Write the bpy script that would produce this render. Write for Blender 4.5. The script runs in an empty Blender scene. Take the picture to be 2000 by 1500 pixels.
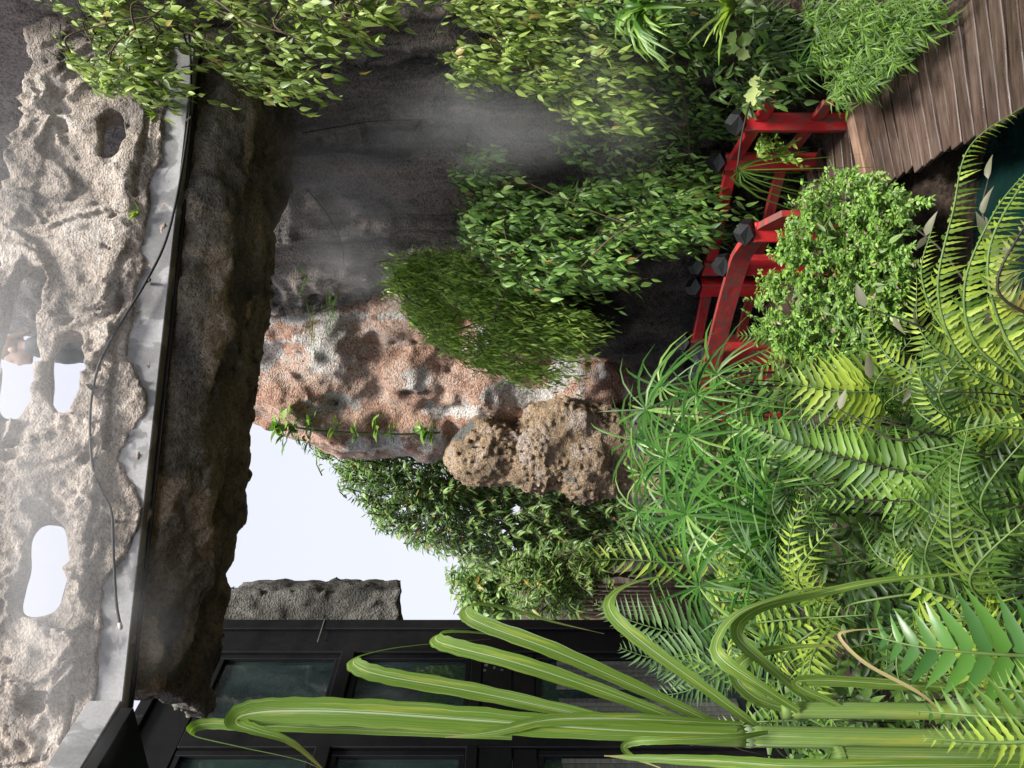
import bpy, bmesh, math, random, time
import numpy as np
from mathutils import Vector, Matrix

T0 = time.time()
random.seed(7)
RNG = np.random.default_rng(11)
scene = bpy.context.scene
COL = scene.collection
R = math.radians

# ------------------------------------------------------------------ camera
# The photograph was stored lying on its side: world "up" points to the left of
# the picture, so the camera is rolled a quarter turn.
FPX = 1450.0            # focal length in photograph pixels (long side 2000)
CAM = Vector((0.0, 0.0, 2.2))
cam_data = bpy.data.cameras.new("camera")
cam = bpy.data.objects.new("camera", cam_data)
COL.objects.link(cam)
cam.matrix_world = Matrix(((0, 1, 0, CAM.x), (0, 0, -1, CAM.y), (-1, 0, 0, CAM.z), (0, 0, 0, 1)))
cam_data.sensor_fit = 'HORIZONTAL'
cam_data.sensor_width = 36.0
cam_data.lens = 36.0 * FPX / 2000.0
cam_data.clip_start = 0.05
cam_data.clip_end = 600.0
scene.camera = cam

# ------------------------------------------------------------------ sky, sun, exposure
SUN_DIR = Vector((0.20, -0.37, 0.91)).normalized()     # towards the sun
sun_el = math.asin(SUN_DIR.z)
sun_az = math.atan2(SUN_DIR.x, SUN_DIR.y)
world = bpy.data.worlds.new("World")
scene.world = world
world.use_nodes = True
wn, wl = world.node_tree.nodes, world.node_tree.links
wn.clear()
w_out = wn.new("ShaderNodeOutputWorld")
w_bg = wn.new("ShaderNodeBackground")
w_sky = wn.new("ShaderNodeTexSky")
w_sky.sky_type = 'NISHITA'
w_sky.sun_disc = False
w_sky.sun_elevation = sun_el
w_sky.sun_rotation = sun_az
w_sky.air_density = 1.0
w_sky.dust_density = 3.0
w_mix = wn.new("ShaderNodeMixRGB")
w_mix.inputs[0].default_value = 0.86                   # thin even overcast over the clear sky
w_mix.inputs[2].default_value = (5.5, 5.6, 6.25, 1)
w_bg.inputs[1].default_value = 0.085
wl.new(w_sky.outputs[0], w_mix.inputs[1])
wl.new(w_mix.outputs[0], w_bg.inputs[0])
wl.new(w_bg.outputs[0], w_out.inputs[0])

sun_data = bpy.data.lights.new("sun", 'SUN')
sun_data.energy = 4.1
sun_data.angle = R(14)
sun_data.color = (1.0, 0.96, 0.88)
sun = bpy.data.objects.new("sun", sun_data)
COL.objects.link(sun)
sun.rotation_euler = SUN_DIR.to_track_quat('Z', 'Y').to_euler()

scene.view_settings.view_transform = 'Standard'
scene.view_settings.look = 'None'
scene.view_settings.gamma = 1.0
scene.view_settings.exposure = 1.05
scene.view_settings.use_curve_mapping = False
scene.render.engine = 'CYCLES'
scene.cycles.max_bounces = 6
scene.cycles.diffuse_bounces = 3
scene.cycles.glossy_bounces = 3
scene.cycles.transmission_bounces = 4
scene.cycles.transparent_max_bounces = 8
scene.cycles.volume_bounces = 1
scene.cycles.caustics_reflective = False
scene.cycles.caustics_refractive = False
scene.cycles.use_denoising = True


def P(u, v, d):
    """point seen at upright photograph pixel (u, v), d metres ahead of the camera"""
    return Vector(((u - 750.0) / FPX * d, d, CAM.z - (v - 1000.0) / FPX * d))


# ------------------------------------------------------------------ object helpers
def tag(o, label, cat, group=None, kind=None):
    if label: o["label"] = label
    if cat: o["category"] = cat
    if group: o["group"] = group
    if kind: o["kind"] = kind
    return o


def empty(name, loc, label=None, cat=None, group=None):
    o = bpy.data.objects.new(name, None)
    o.location = Vector(loc)
    o.empty_display_size = 0.1
    COL.objects.link(o)
    tag(o, label, cat, group)
    return o


def world_loc(o):
    v = Vector(o.location)
    return v


def set_parent(o, parent):
    """geometry is given in world space; the parents are empties or meshes with plain translations"""
    if parent is None:
        return
    o.parent = parent
    t = Matrix.Identity(4)
    p = parent
    chain = []
    while p is not None:
        chain.append(p)
        p = p.parent
    m = Matrix.Identity(4)
    for q in reversed(chain):
        m = m @ q.matrix_parent_inverse @ q.matrix_basis
    o.matrix_parent_inverse = m.inverted()


def new_mesh(name, verts, faces, smooth=True):
    me = bpy.data.meshes.new(name)
    if isinstance(verts, np.ndarray) and isinstance(faces, np.ndarray):
        nv, nf, k = len(verts), len(faces), faces.shape[1]
        me.vertices.add(nv)
        me.vertices.foreach_set("co", verts.astype(np.float32).ravel())
        me.loops.add(nf * k)
        me.loops.foreach_set("vertex_index", faces.astype(np.int32).ravel())
        me.polygons.add(nf)
        me.polygons.foreach_set("loop_start", np.arange(0, nf * k, k, dtype=np.int32))
        me.polygons.foreach_set("loop_total", np.full(nf, k, dtype=np.int32))
        me.update(calc_edges=True)
        me.validate()
    else:
        me.from_pydata([tuple(v) for v in verts], [], [tuple(f) for f in faces])
        me.update()
    if smooth:
        me.polygons.foreach_set("use_smooth", np.ones(len(me.polygons), dtype=bool))
    return me


def mobj(name, verts, faces, mat, parent=None, smooth=True, label=None, cat=None, group=None, kind=None):
    me = new_mesh(name, verts, faces, smooth)
    if mat: me.materials.append(mat)
    o = bpy.data.objects.new(name, me)
    COL.objects.link(o)
    set_parent(o, parent)
    tag(o, label, cat, group, kind)
    return o


def inst(name, me, matrix, parent=None):
    o = bpy.data.objects.new(name, me)
    COL.objects.link(o)
    set_parent(o, parent)
    o.matrix_basis = matrix
    return o


def face_attr(me, name, values):
    a = me.attributes.new(name, 'FLOAT', 'FACE')
    a.data.foreach_set("value", np.asarray(values, dtype=np.float32))


def vert_attr(me, name, values):
    a = me.attributes.new(name, 'FLOAT', 'POINT')
    a.data.foreach_set("value", np.asarray(values, dtype=np.float32))


def box_mesh(size, bevel=0.006, jitter=0.0, cuts=0):
    bm = bmesh.new()
    bmesh.ops.create_cube(bm, size=1.0)
    bmesh.ops.scale(bm, vec=Vector(size), verts=bm.verts)
    if cuts:
        ax = max(range(3), key=lambda i: size[i])
        ed = [e for e in bm.edges if abs((e.verts[0].co - e.verts[1].co)[ax]) > size[ax] * 0.5]
        bmesh.ops.subdivide_edges(bm, edges=ed, cuts=cuts, use_grid_fill=True)
    if jitter:
        for v in bm.verts:
            v.co += Vector((random.gauss(0, jitter), random.gauss(0, jitter), random.gauss(0, jitter)))
    if bevel:
        bmesh.ops.bevel(bm, geom=[e for e in bm.edges if e.calc_face_angle(0) > 0.5], offset=bevel, segments=1, affect='EDGES')
    me = bpy.data.meshes.new("box")
    bm.to_mesh(me)
    bm.free()
    return me


def frame_from(a, b, up=Vector((0, 0, 1))):
    """matrix whose local X runs from a to b, centred between them"""
    x = (b - a).normalized()
    y = up.cross(x)
    if y.length < 1e-5: y = Vector((0, 1, 0))
    y.normalize()
    z = x.cross(y)
    m = Matrix((x, y, z)).transposed().to_4x4()
    m.translation = (a + b) / 2
    return m


def bar(name, a, b, wid, hgt, mat, parent, bevel=0.006, up=Vector((0, 0, 1)), jitter=0.0, cuts=0, **kw):
    a, b = Vector(a), Vector(b)
    me = box_mesh(((b - a).length, wid, hgt), bevel, jitter, cuts)
    me.name = name
    me.materials.append(mat)
    o = inst(name, me, frame_from(a, b, up), parent)
    tag(o, kw.get("label"), kw.get("cat"), kw.get("group"), kw.get("kind"))
    return o


def tube_data(pts, rad, sides=6):
    pts = [Vector(p) for p in pts]
    n = len(pts)
    rad = rad if hasattr(rad, "__len__") else [rad] * n
    V, Fc = [], []
    prev = Vector((0.3, 0.2, 0.9))
    for i in range(n):
        t = (pts[min(i + 1, n - 1)] - pts[max(i - 1, 0)]).normalized()
        a = prev - t * prev.dot(t)
        if a.length < 1e-4: a = t.orthogonal()
        a.normalize()
        prev = a
        b = t.cross(a)
        for k in range(sides):
            an = 2 * math.pi * k / sides
            V.append(pts[i] + (a * math.cos(an) + b * math.sin(an)) * rad[i])
    for i in range(n - 1):
        for k in range(sides):
            k2 = (k + 1) % sides
            Fc.append((i * sides + k, i * sides + k2, (i + 1) * sides + k2, (i + 1) * sides + k))
    V.append(pts[0]); V.append(pts[-1])
    for k in range(sides):
        k2 = (k + 1) % sides
        Fc.append((len(V) - 2, k2, k))
        Fc.append((len(V) - 1, (n - 1) * sides + k, (n - 1) * sides + k2))
    return V, Fc


def tube(name, pts, rad, mat, parent=None, sides=6, **kw):
    V, Fc = tube_data(pts, rad, sides)
    return mobj(name, V, Fc, mat, parent, True, **kw)


def catmull(pts, n=8):
    pts = [Vector(p) for p in pts]
    q = [pts[0] * 2 - pts[1]] + pts + [pts[-1] * 2 - pts[-2]]
    out = []
    for i in range(1, len(q) - 2):
        p0, p1, p2, p3 = q[i - 1], q[i], q[i + 1], q[i + 2]
        for k in range(n):
            t = k / n
            out.append(0.5 * ((2 * p1) + (p2 - p0) * t + (2 * p0 - 5 * p1 + 4 * p2 - p3) * t * t + (3 * p1 - p0 - 3 * p2 + p3) * t ** 3))
    out.append(pts[-1])
    return out


# ------------------------------------------------------------------ noise and implicit rock surfaces
_perm = RNG.permutation(256).astype(np.int32)
_grad = RNG.normal(size=(256, 3)).astype(np.float32)
_grad /= np.linalg.norm(_grad, axis=1, keepdims=True)


def pnoise(p, seed=0):
    p = np.asarray(p, dtype=np.float32) + np.float32(seed * 17.31)
    i = np.floor(p).astype(np.int32)
    f = p - i
    w = f * f * f * (f * (f * 6 - 15) + 10)
    out = 0
    for dx in (0, 1):
        hx = _perm[(i[:, 0] + dx) & 255]
        wx = w[:, 0] if dx else 1 - w[:, 0]
        for dy in (0, 1):
            hy = _perm[(hx + i[:, 1] + dy) & 255]
            wy = w[:, 1] if dy else 1 - w[:, 1]
            for dz in (0, 1):
                h = _perm[(hy + i[:, 2] + dz) & 255]
                wz = w[:, 2] if dz else 1 - w[:, 2]
                g = _grad[h]
                d = g[:, 0] * (f[:, 0] - dx) + g[:, 1] * (f[:, 1] - dy) + g[:, 2] * (f[:, 2] - dz)
                out = out + d * wx * wy * wz
    return out * 1.5


def fbm(p, octaves=3, seed=0, gain=0.5):
    s, a = 0, 1.0
    for k in range(octaves):
        s = s + a * pnoise(p * (2.0 ** k), seed + k * 3)
        a *= gain
    return s


def worley(p, seed=0):
    p = np.asarray(p, dtype=np.float32) + seed * 7.7
    i = np.floor(p).astype(np.int32)
    best = np.full(len(p), 9.0, dtype=np.float32)
    for dx in (-1, 0, 1):
        for dy in (-1, 0, 1):
            for dz in (-1, 0, 1):
                c = i + np.array((dx, dy, dz))
                h = _perm[(_perm[(_perm[c[:, 0] & 255] + c[:, 1]) & 255] + c[:, 2]) & 255]
                off = _grad[h] * 0.35 + 0.5
                best = np.minimum(best, np.linalg.norm(c + off - p, axis=1))
    return best


def smin(a, b, k):
    h = np.clip(0.5 + 0.5 * (b - a) / k, 0, 1)
    return b * (1 - h) + a * h - k * h * (1 - h)


def smax(a, b, k):
    return -smin(-a, -b, k)


def ellipsoid(p, c, r):
    q = (p - np.array(c, dtype=np.float32)) / np.array(r, dtype=np.float32)
    l = np.linalg.norm(q, axis=1)
    return (l - 1.0) * min(r)


def capsule(p, a, b, ra, rb):
    a, b = np.array(a, dtype=np.float32), np.array(b, dtype=np.float32)
    ab = b - a
    t = np.clip(((p - a) @ ab) / (ab @ ab), 0, 1)
    return np.linalg.norm(p - (a + t[:, None] * ab), axis=1) - (ra + (rb - ra) * t)


def poly_sdf(xy, poly):
    """signed distance in plan to a closed polygon, negative inside"""
    px, py = xy[:, 0], xy[:, 1]
    d = np.full(len(xy), 1e9, dtype=np.float32)
    s = np.zeros(len(xy), dtype=bool)
    n = len(poly)
    for i in range(n):
        ax, ay = poly[i]
        bx, by = poly[(i + 1) % n]
        ex, ey = bx - ax, by - ay
        t = np.clip(((px - ax) * ex + (py - ay) * ey) / (ex * ex + ey * ey), 0, 1)
        d = np.minimum(d, (px - ax - ex * t) ** 2 + (py - ay - ey * t) ** 2)
        c = ((ay > py) != (by > py))
        with np.errstate(divide='ignore', invalid='ignore'):
            xi = (bx - ax) * (py - ay) / (by - ay + 1e-12) + ax
        s ^= c & (px < xi)
    d = np.sqrt(d)
    return np.where(s, -d, d)


def surface(lo, hi, h, base, detail=None, band=0.35):
    """surface-nets mesh of {f < 0}; detail() refines the field only near the base surface"""
    lo, hi = np.array(lo, dtype=np.float32), np.array(hi, dtype=np.float32)
    n = np.maximum(2, np.ceil((hi - lo) / h).astype(int) + 1)
    gx, gy, gz = [lo[a] + h * np.arange(n[a], dtype=np.float32) for a in range(3)]
    pts = np.stack(np.meshgrid(gx, gy, gz, indexing='ij'), -1).reshape(-1, 3)
    f = base(pts).astype(np.float32)
    if detail is not None:
        m = np.abs(f) < band
        f[m] = detail(pts[m], f[m])
    f = f.reshape(n)
    f[0], f[-1], f[:, 0], f[:, -1], f[:, :, 0], f[:, :, -1] = [np.maximum(a, h * 0.3) for a in (f[0], f[-1], f[:, 0], f[:, -1], f[:, :, 0], f[:, :, -1])]
    s = f < 0
    c = np.zeros(n - 1, dtype=np.int8)
    for a in (0, 1):
        for b in (0, 1):
            for d in (0, 1):
                c += s[a:n[0] - 1 + a, b:n[1] - 1 + b, d:n[2] - 1 + d]
    act = (c > 0) & (c < 8)
    idx = np.full(n - 1, -1, dtype=np.int32)
    ci = np.argwhere(act)
    idx[act] = np.arange(len(ci))
    acc = np.zeros((len(ci), 3), dtype=np.float32)
    cnt = np.zeros(len(ci), dtype=np.float32)
    corners = [(a, b, d) for a in (0, 1) for b in (0, 1) for d in (0, 1)]
    val = {k: f[ci[:, 0] + k[0], ci[:, 1] + k[1], ci[:, 2] + k[2]] for k in corners}
    for k in corners:
        for ax in range(3):
            if k[ax] == 0:
                k2 = list(k); k2[ax] = 1; k2 = tuple(k2)
                v0, v1 = val[k], val[k2]
                x = (v0 < 0) != (v1 < 0)
                t = np.where(x, v0 / np.where(x, v0 - v1, 1), 0)
                q = np.tile(np.array(k, dtype=np.float32), (len(ci), 1))
                q[:, ax] = t
                acc += q * x[:, None]
                cnt += x
    V = lo + (ci + acc / np.maximum(cnt, 1)[:, None]) * h
    F = []
    for ax in range(3):
        b, d = (ax + 1) % 3, (ax + 2) % 3
        sl0 = [slice(1, n[k] - 1) for k in range(3)]
        sl0[ax] = slice(0, n[ax] - 1)
        sl1 = list(sl0); sl1[ax] = slice(1, n[ax])
        s0, s1 = s[tuple(sl0)], s[tuple(sl1)]
        e = np.argwhere(s0 != s1)
        flip = s0[e[:, 0], e[:, 1], e[:, 2]]
        off = np.array([1, 1, 1]); off[ax] = 0
        e = e + off
        def cell(db, dd):
            q = e.copy(); q[:, b] -= db; q[:, d] -= dd
            return idx[q[:, 0], q[:, 1], q[:, 2]]
        quad = np.stack([cell(1, 1), cell(0, 1), cell(0, 0), cell(1, 0)], 1)
        quad[~flip] = quad[~flip][:, ::-1]
        F.append(quad)
    F = np.concatenate(F)
    F = F[(F >= 0).all(1)]
    return V, F


# ------------------------------------------------------------------ materials
def nodes_of(name):
    m = bpy.data.materials.new(name)
    m.use_nodes = True
    nt = m.node_tree
    nt.nodes.clear()
    out = nt.nodes.new("ShaderNodeOutputMaterial")
    return m, nt, out


def N(nt, t, **kw):
    n = nt.nodes.new(t)
    for k, v in kw.items():
        setattr(n, k, v)
    return n


def ramp(nt, stops, fac=None):
    r = N(nt, "ShaderNodeValToRGB")
    cr = r.color_ramp
    while len(cr.elements) < len(stops):
        cr.elements.new(0.5)
    for e, (p, c) in zip(cr.elements, stops):
        e.position = p
        e.color = (c[0], c[1], c[2], 1) if hasattr(c, "__len__") else (c, c, c, 1)
    if fac is not None:
        nt.links.new(fac, r.inputs[0])
    return r


def noise_tex(nt, vec, scale, detail=6, rough=0.6, dist=0.0):
    n = N(nt, "ShaderNodeTexNoise")
    n.inputs["Scale"].default_value = scale
    n.inputs["Detail"].default_value = detail
    n.inputs["Roughness"].default_value = rough
    n.inputs["Distortion"].default_value = dist
    nt.links.new(vec, n.inputs["Vector"])
    return n


def mapped(nt, scale, rot=(0, 0, 0)):
    g = N(nt, "ShaderNodeNewGeometry")
    m = N(nt, "ShaderNodeMapping")
    m.inputs["Scale"].default_value = scale
    m.inputs["Rotation"].default_value = rot
    nt.links.new(g.outputs["Position"], m.inputs["Vector"])
    return m.outputs[0]


def mixc(nt, fac, a, b, mode='MIX'):
    m = N(nt, "ShaderNodeMixRGB", blend_type=mode)
    for sock, val in ((0, fac), (1, a), (2, b)):
        if isinstance(val, bpy.types.NodeSocket):
            nt.links.new(val, m.inputs[sock])
        elif hasattr(val, "__len__"):
            m.inputs[sock].default_value = (val[0], val[1], val[2], 1)
        else:
            m.inputs[sock].default_value = val if sock == 0 else (val, val, val, 1)
    return m.outputs[0]


def principled(nt, out, col, rough=0.7, spec=0.3, normal=None, metallic=0.0):
    b = N(nt, "ShaderNodeBsdfPrincipled")
    if isinstance(col, bpy.types.NodeSocket):
        nt.links.new(col, b.inputs["Base Color"])
    else:
        b.inputs["Base Color"].default_value = (*col, 1)
    if isinstance(rough, bpy.types.NodeSocket):
        nt.links.new(rough, b.inputs["Roughness"])
    else:
        b.inputs["Roughness"].default_value = rough
    b.inputs["Specular IOR Level"].default_value = spec
    b.inputs["Metallic"].default_value = metallic
    if normal is not None:
        nt.links.new(normal, b.inputs["Normal"])
    nt.links.new(b.outputs[0], out.inputs[0])
    return b


def bump(nt, height, strength=0.5, dist=0.02, prev=None):
    b = N(nt, "ShaderNodeBump")
    b.inputs["Strength"].default_value = strength
    b.inputs["Distance"].default_value = dist
    nt.links.new(height, b.inputs["Height"])
    if prev is not None:
        nt.links.new(prev, b.inputs["Normal"])
    return b.outputs[0]


def rock_mat(name, stops, scale=1.6, streak=(1, 1, 1), fine=22, bump_s=0.7, bump_d=0.02, rough=0.85, attrs=(), spec=0.25, speck=0.5):
    m, nt, out = nodes_of(name)
    v = mapped(nt, streak)
    v1 = mapped(nt, (1, 1, 1))
    n1 = noise_tex(nt, v, scale, 6, 0.66, 0.6)
    c = ramp(nt, [(.5 + (a - .5) * .6, b) for a, b in stops], n1.outputs[0]).outputs[0]
    for an, ac in attrs:
        at = N(nt, "ShaderNodeAttribute", attribute_name=an)
        nf = noise_tex(nt, v1, 30, 5, 0.75)
        sh = N(nt, "ShaderNodeMath", operation='MULTIPLY_ADD')
        nt.links.new(nf.outputs[0], sh.inputs[0]); sh.inputs[1].default_value = 1.6; sh.inputs[2].default_value = -0.8
        ad = N(nt, "ShaderNodeMath", operation='ADD', use_clamp=True)
        nt.links.new(at.outputs["Fac"], ad.inputs[0]); nt.links.new(sh.outputs[0], ad.inputs[1])
        rr = ramp(nt, ((0.35, 0.0), (0.6, 1.0)), ad.outputs[0])
        c = mixc(nt, rr.outputs[0], c, ac)
    n2 = noise_tex(nt, v1, fine, 5, 0.75)
    f = ramp(nt, ((0.36, 1 - speck), (0.5, 1.0), (0.64, 1 + speck * 0.5)), n2.outputs[0])
    c = mixc(nt, 1.0, c, f.outputs[0], 'MULTIPLY')
    vo = N(nt, "ShaderNodeTexVoronoi")
    vo.inputs["Scale"].default_value = fine * 1.7
    nt.links.new(v1, vo.inputs["Vector"])
    hs = N(nt, "ShaderNodeMath", operation='MULTIPLY_ADD')
    nt.links.new(vo.outputs["Distance"], hs.inputs[0]); hs.inputs[1].default_value = -.35
    nt.links.new(n2.outputs[0], hs.inputs[2])
    b3 = bump(nt, hs.outputs[0], bump_s, bump_d * 2.2)
    principled(nt, out, c, rough, spec, b3)
    return m


M = {}
M["parapet"] = rock_mat("parapet_render", ((0.22, (.20, .18, .165)), (0.40, (.38, .33, .29)), (0.56, (.54, .46, .395)), (0.74, (.66, .60, .54))), 2.6, (1, 1, .7), 40, 1.0, .018, speck=.52)
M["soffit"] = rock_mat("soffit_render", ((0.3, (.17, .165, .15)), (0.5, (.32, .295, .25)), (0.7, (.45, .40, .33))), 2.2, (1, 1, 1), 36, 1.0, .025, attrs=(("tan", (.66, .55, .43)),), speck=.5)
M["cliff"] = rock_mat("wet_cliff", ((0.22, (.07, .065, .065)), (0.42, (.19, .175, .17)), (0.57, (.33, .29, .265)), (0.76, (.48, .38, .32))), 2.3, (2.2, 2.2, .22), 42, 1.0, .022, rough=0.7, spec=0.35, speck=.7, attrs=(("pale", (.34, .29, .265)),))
M["boulder"] = rock_mat("dark_boulder", ((0.25, (.015, .013, .013)), (0.5, (.07, .06, .055)), (0.7, (.18, .15, .13)), (0.85, (.3, .27, .25))), 2.6, (1, 1, .6), 40, 1.0, .03, rough=0.6, spec=.4, speck=.75)
M["pink_rock"] = rock_mat("pink_rock", ((0.10, (.16, .14, .13)), (0.30, (.47, .27, .19)), (0.48, (.60, .39, .30)), (0.64, (.64, .49, .41)), (0.8, (.64, .58, .54)), (0.92, (.44, .41, .38))), 1.9, (1.5, 1.5, .45), 34, 1.0, .03, attrs=(("white", (.72, .69, .66)), ("dark", (.16, .13, .115))), speck=.6)
M["barnacle"] = rock_mat("barnacle_rock", ((0.2, (.14, .12, .10)), (0.40, (.36, .26, .17)), (0.56, (.52, .38, .25)), (0.75, (.60, .50, .44))), 2.4, (1, 1, 1), 44, 1.0, .025, speck=.7, attrs=(("pit", (.03, .025, .02)), ("grey", (.2, .2, .19))))
M["block"] = rock_mat("rough_block", ((0.3, (.08, .078, .072)), (0.55, (.16, .155, .14)), (0.75, (.25, .24, .22))), 2.2, (1, 1, 1), 34, 1.0, .025)
M["soil"] = rock_mat("soil", ((0.3, (.018, .013, .01)), (0.5, (.045, .032, .024)), (0.7, (.085, .058, .042))), 3, (1, 1, 1), 20, 0.9, .03, rough=.95)


def concrete_mat():
    m, nt, out = nodes_of("grey_concrete")
    v = mapped(nt, (1, 1, 1))
    n1 = noise_tex(nt, v, 2.6, 5, .55, .8)
    c = ramp(nt, ((.38, (.19, .19, .195)), (.5, (.27, .27, .275)), (.515, (.40, .40, .41)), (.7, (.47, .47, .48))), n1.outputs[0]).outputs[0]
    n2 = noise_tex(nt, v, 60, 4, .6)
    f = ramp(nt, ((.3, .82), (.7, 1.08)), n2.outputs[0]).outputs[0]
    c = mixc(nt, 1, c, f, 'MULTIPLY')
    principled(nt, out, c, .75, .3, bump(nt, n2.outputs[0], .2, .004))
    return m


def paint_mat(name, col, worn, rough=.45, wear=.62, scale=(6, 6, 6)):
    m, nt, out = nodes_of(name)
    tc = N(nt, "ShaderNodeTexCoord")
    mp = N(nt, "ShaderNodeMapping")
    mp.inputs["Scale"].default_value = scale
    nt.links.new(tc.outputs["Object"], mp.inputs[0])
    n1 = noise_tex(nt, mp.outputs[0], 3.0, 8, .7)
    oi = N(nt, "ShaderNodeObjectInfo")
    ad = N(nt, "ShaderNodeMath", operation='MULTIPLY_ADD')
    nt.links.new(oi.outputs["Random"], ad.inputs[0]); ad.inputs[1].default_value = .1
    nt.links.new(n1.outputs[0], ad.inputs[2])
    w = ramp(nt, ((wear, 0.0), (wear + .1, 1.0)), ad.outputs[0]).outputs[0]
    n2 = noise_tex(nt, mp.outputs[0], 1.4, 6, .7)
    g2 = ramp(nt, ((.36, 0.0), (.64, 1.0)), n2.outputs[0]).outputs[0]
    c0 = mixc(nt, g2, [x * .45 + .012 for x in col], [min(1, x * 1.25) for x in col])
    c = mixc(nt, w, c0, worn)
    n3 = noise_tex(nt, mp.outputs[0], 9, 5, .6)
    principled(nt, out, c, rough, .3, bump(nt, n3.outputs[0], .35, .004))
    return m


def wood_mat(name, dark, light, rough=.35):
    m, nt, out = nodes_of(name)
    tc = N(nt, "ShaderNodeTexCoord")
    oi = N(nt, "ShaderNodeObjectInfo")
    sh = N(nt, "ShaderNodeVectorMath", operation='SCALE')
    cmb = N(nt, "ShaderNodeCombineXYZ")
    cmb.inputs[0].default_value = cmb.inputs[1].default_value = cmb.inputs[2].default_value = 31.0
    nt.links.new(cmb.outputs[0], sh.inputs[0]); nt.links.new(oi.outputs["Random"], sh.inputs["Scale"])
    av = N(nt, "ShaderNodeVectorMath", operation='ADD')
    nt.links.new(tc.outputs["Object"], av.inputs[0]); nt.links.new(sh.outputs[0], av.inputs[1])
    mp = N(nt, "ShaderNodeMapping")
    mp.inputs["Scale"].default_value = (2.0, 26, 26)
    nt.links.new(av.outputs[0], mp.inputs[0])
    n1 = noise_tex(nt, mp.outputs[0], 1.6, 8, .68, .5)
    c = ramp(nt, ((.3, dark), (.55, [(a + b) / 2 for a, b in zip(dark, light)]), (.75, light)), n1.outputs[0]).outputs[0]
    hv = N(nt, "ShaderNodeMath", operation='MULTIPLY_ADD')
    nt.links.new(oi.outputs["Random"], hv.inputs[0]); hv.inputs[1].default_value = .6; hv.inputs[2].default_value = .7
    c = mixc(nt, 1, c, hv.outputs[0], 'MULTIPLY')
    n2 = noise_tex(nt, av.outputs[0], 5, 4, .6)
    rr = ramp(nt, ((.35, max(.05, rough - .18)), (.65, rough + .25)), n2.outputs[0]).outputs[0]
    principled(nt, out, c, rr, .5, bump(nt, n1.outputs[0], .5, .004))
    return m


M["concrete"] = concrete_mat()
M["red"] = paint_mat("red_paint", (.52, .018, .024), (.17, .06, .05), .45, .53, (2, 6, 6))
M["red_worn"] = paint_mat("worn_red_rail_paint", (.34, .03, .03), (.13, .06, .05), .4, .56, (1.5, 7, 7))
M["cap"] = paint_mat("black_cap_paint", (.006, .007, .008), (.03, .03, .03), .3, .7)
M["wood"] = wood_mat("wet_brown_deck", (.022, .014, .011), (.125, .085, .068), .36)
M["wood_old"] = wood_mat("rough_timber", (.09, .05, .035), (.30, .19, .13), .6)
M["bamboo"] = wood_mat("weathered_bamboo", (.09, .055, .035), (.27, .19, .125), .7)
M["slat_grey"] = wood_mat("grey_slat", (.07, .075, .065), (.2, .21, .18), .6)
M["black"] = paint_mat("black_frame_paint", (.006, .0065, .008), (.09, .09, .095), .38, .72, (3, 3, 3))
M["hose"] = paint_mat("black_hose", (.02, .02, .02), (.06, .06, .06), .5, .7)
M["white_plastic"] = paint_mat("white_plastic", (.75, .73, .68), (.5, .48, .44), .4, .7)


def glass_mat():
    m, nt, out = nodes_of("dark_window_glass")
    fr = N(nt, "ShaderNodeFresnel")
    fr.inputs[0].default_value = 2.7
    tr = N(nt, "ShaderNodeBsdfTransparent")
    tr.inputs[0].default_value = (.62, .74, .70, 1)
    gl = N(nt, "ShaderNodeBsdfGlossy")
    gl.inputs["Color"].default_value = (.85, .95, .95, 1)
    gl.inputs["Roughness"].default_value = .02
    mx = N(nt, "ShaderNodeMixShader")
    nt.links.new(fr.outputs[0], mx.inputs[0])
    nt.links.new(tr.outputs[0], mx.inputs[1]); nt.links.new(gl.outputs[0], mx.inputs[2])
    df = N(nt, "ShaderNodeBsdfDiffuse")                    # teal diffuse layer, reflections painted into the pane colour
    nz = noise_tex(nt, mapped(nt, (1, 1, .6)), 2.2, 4, .6)
    nt.links.new(ramp(nt, ((.35, (.03, .055, .055)), (.7, (.10, .17, .16))), nz.outputs[0]).outputs[0], df.inputs[0])
    m3 = N(nt, "ShaderNodeMixShader")
    m3.inputs[0].default_value = .3
    nt.links.new(mx.outputs[0], m3.inputs[1]); nt.links.new(df.outputs[0], m3.inputs[2])
    nt.links.new(m3.outputs[0], out.inputs[0])
    return m


M["glass"] = glass_mat()


def flat_mat(name, col, rough=.6, spec=.3):
    m, nt, out = nodes_of(name)
    v = mapped(nt, (1, 1, 1))
    n1 = noise_tex(nt, v, 18, 5, .6)
    f = ramp(nt, ((.3, .8), (.7, 1.15)), n1.outputs[0]).outputs[0]
    principled(nt, out, mixc(nt, 1, col, f, 'MULTIPLY'), rough, spec)
    return m


M["room"] = flat_mat("dark_room", (.012, .013, .014), .8)
M["skin"] = flat_mat("skin", (.55, .36, .28), .5)
M["hair"] = flat_mat("brown_hair", (.16, .085, .05), .5)
M["jacket"] = flat_mat("dark_jacket", (.02, .03, .033), .7)
M["decal"] = flat_mat("decal_green_grey", (.16, .2, .16), .5)
M["decal_white"] = flat_mat("decal_white", (.75, .8, .76), .5)


def water_mat():
    m, nt, out = nodes_of("pond_water")
    v = mapped(nt, (1, 1, 1))
    n1 = noise_tex(nt, v, 5, 3, .5)
    b = principled(nt, out, (.004, .016, .014), .07, .4, bump(nt, n1.outputs[0], .12, .02))
    return m


M["water"] = water_mat()

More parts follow.
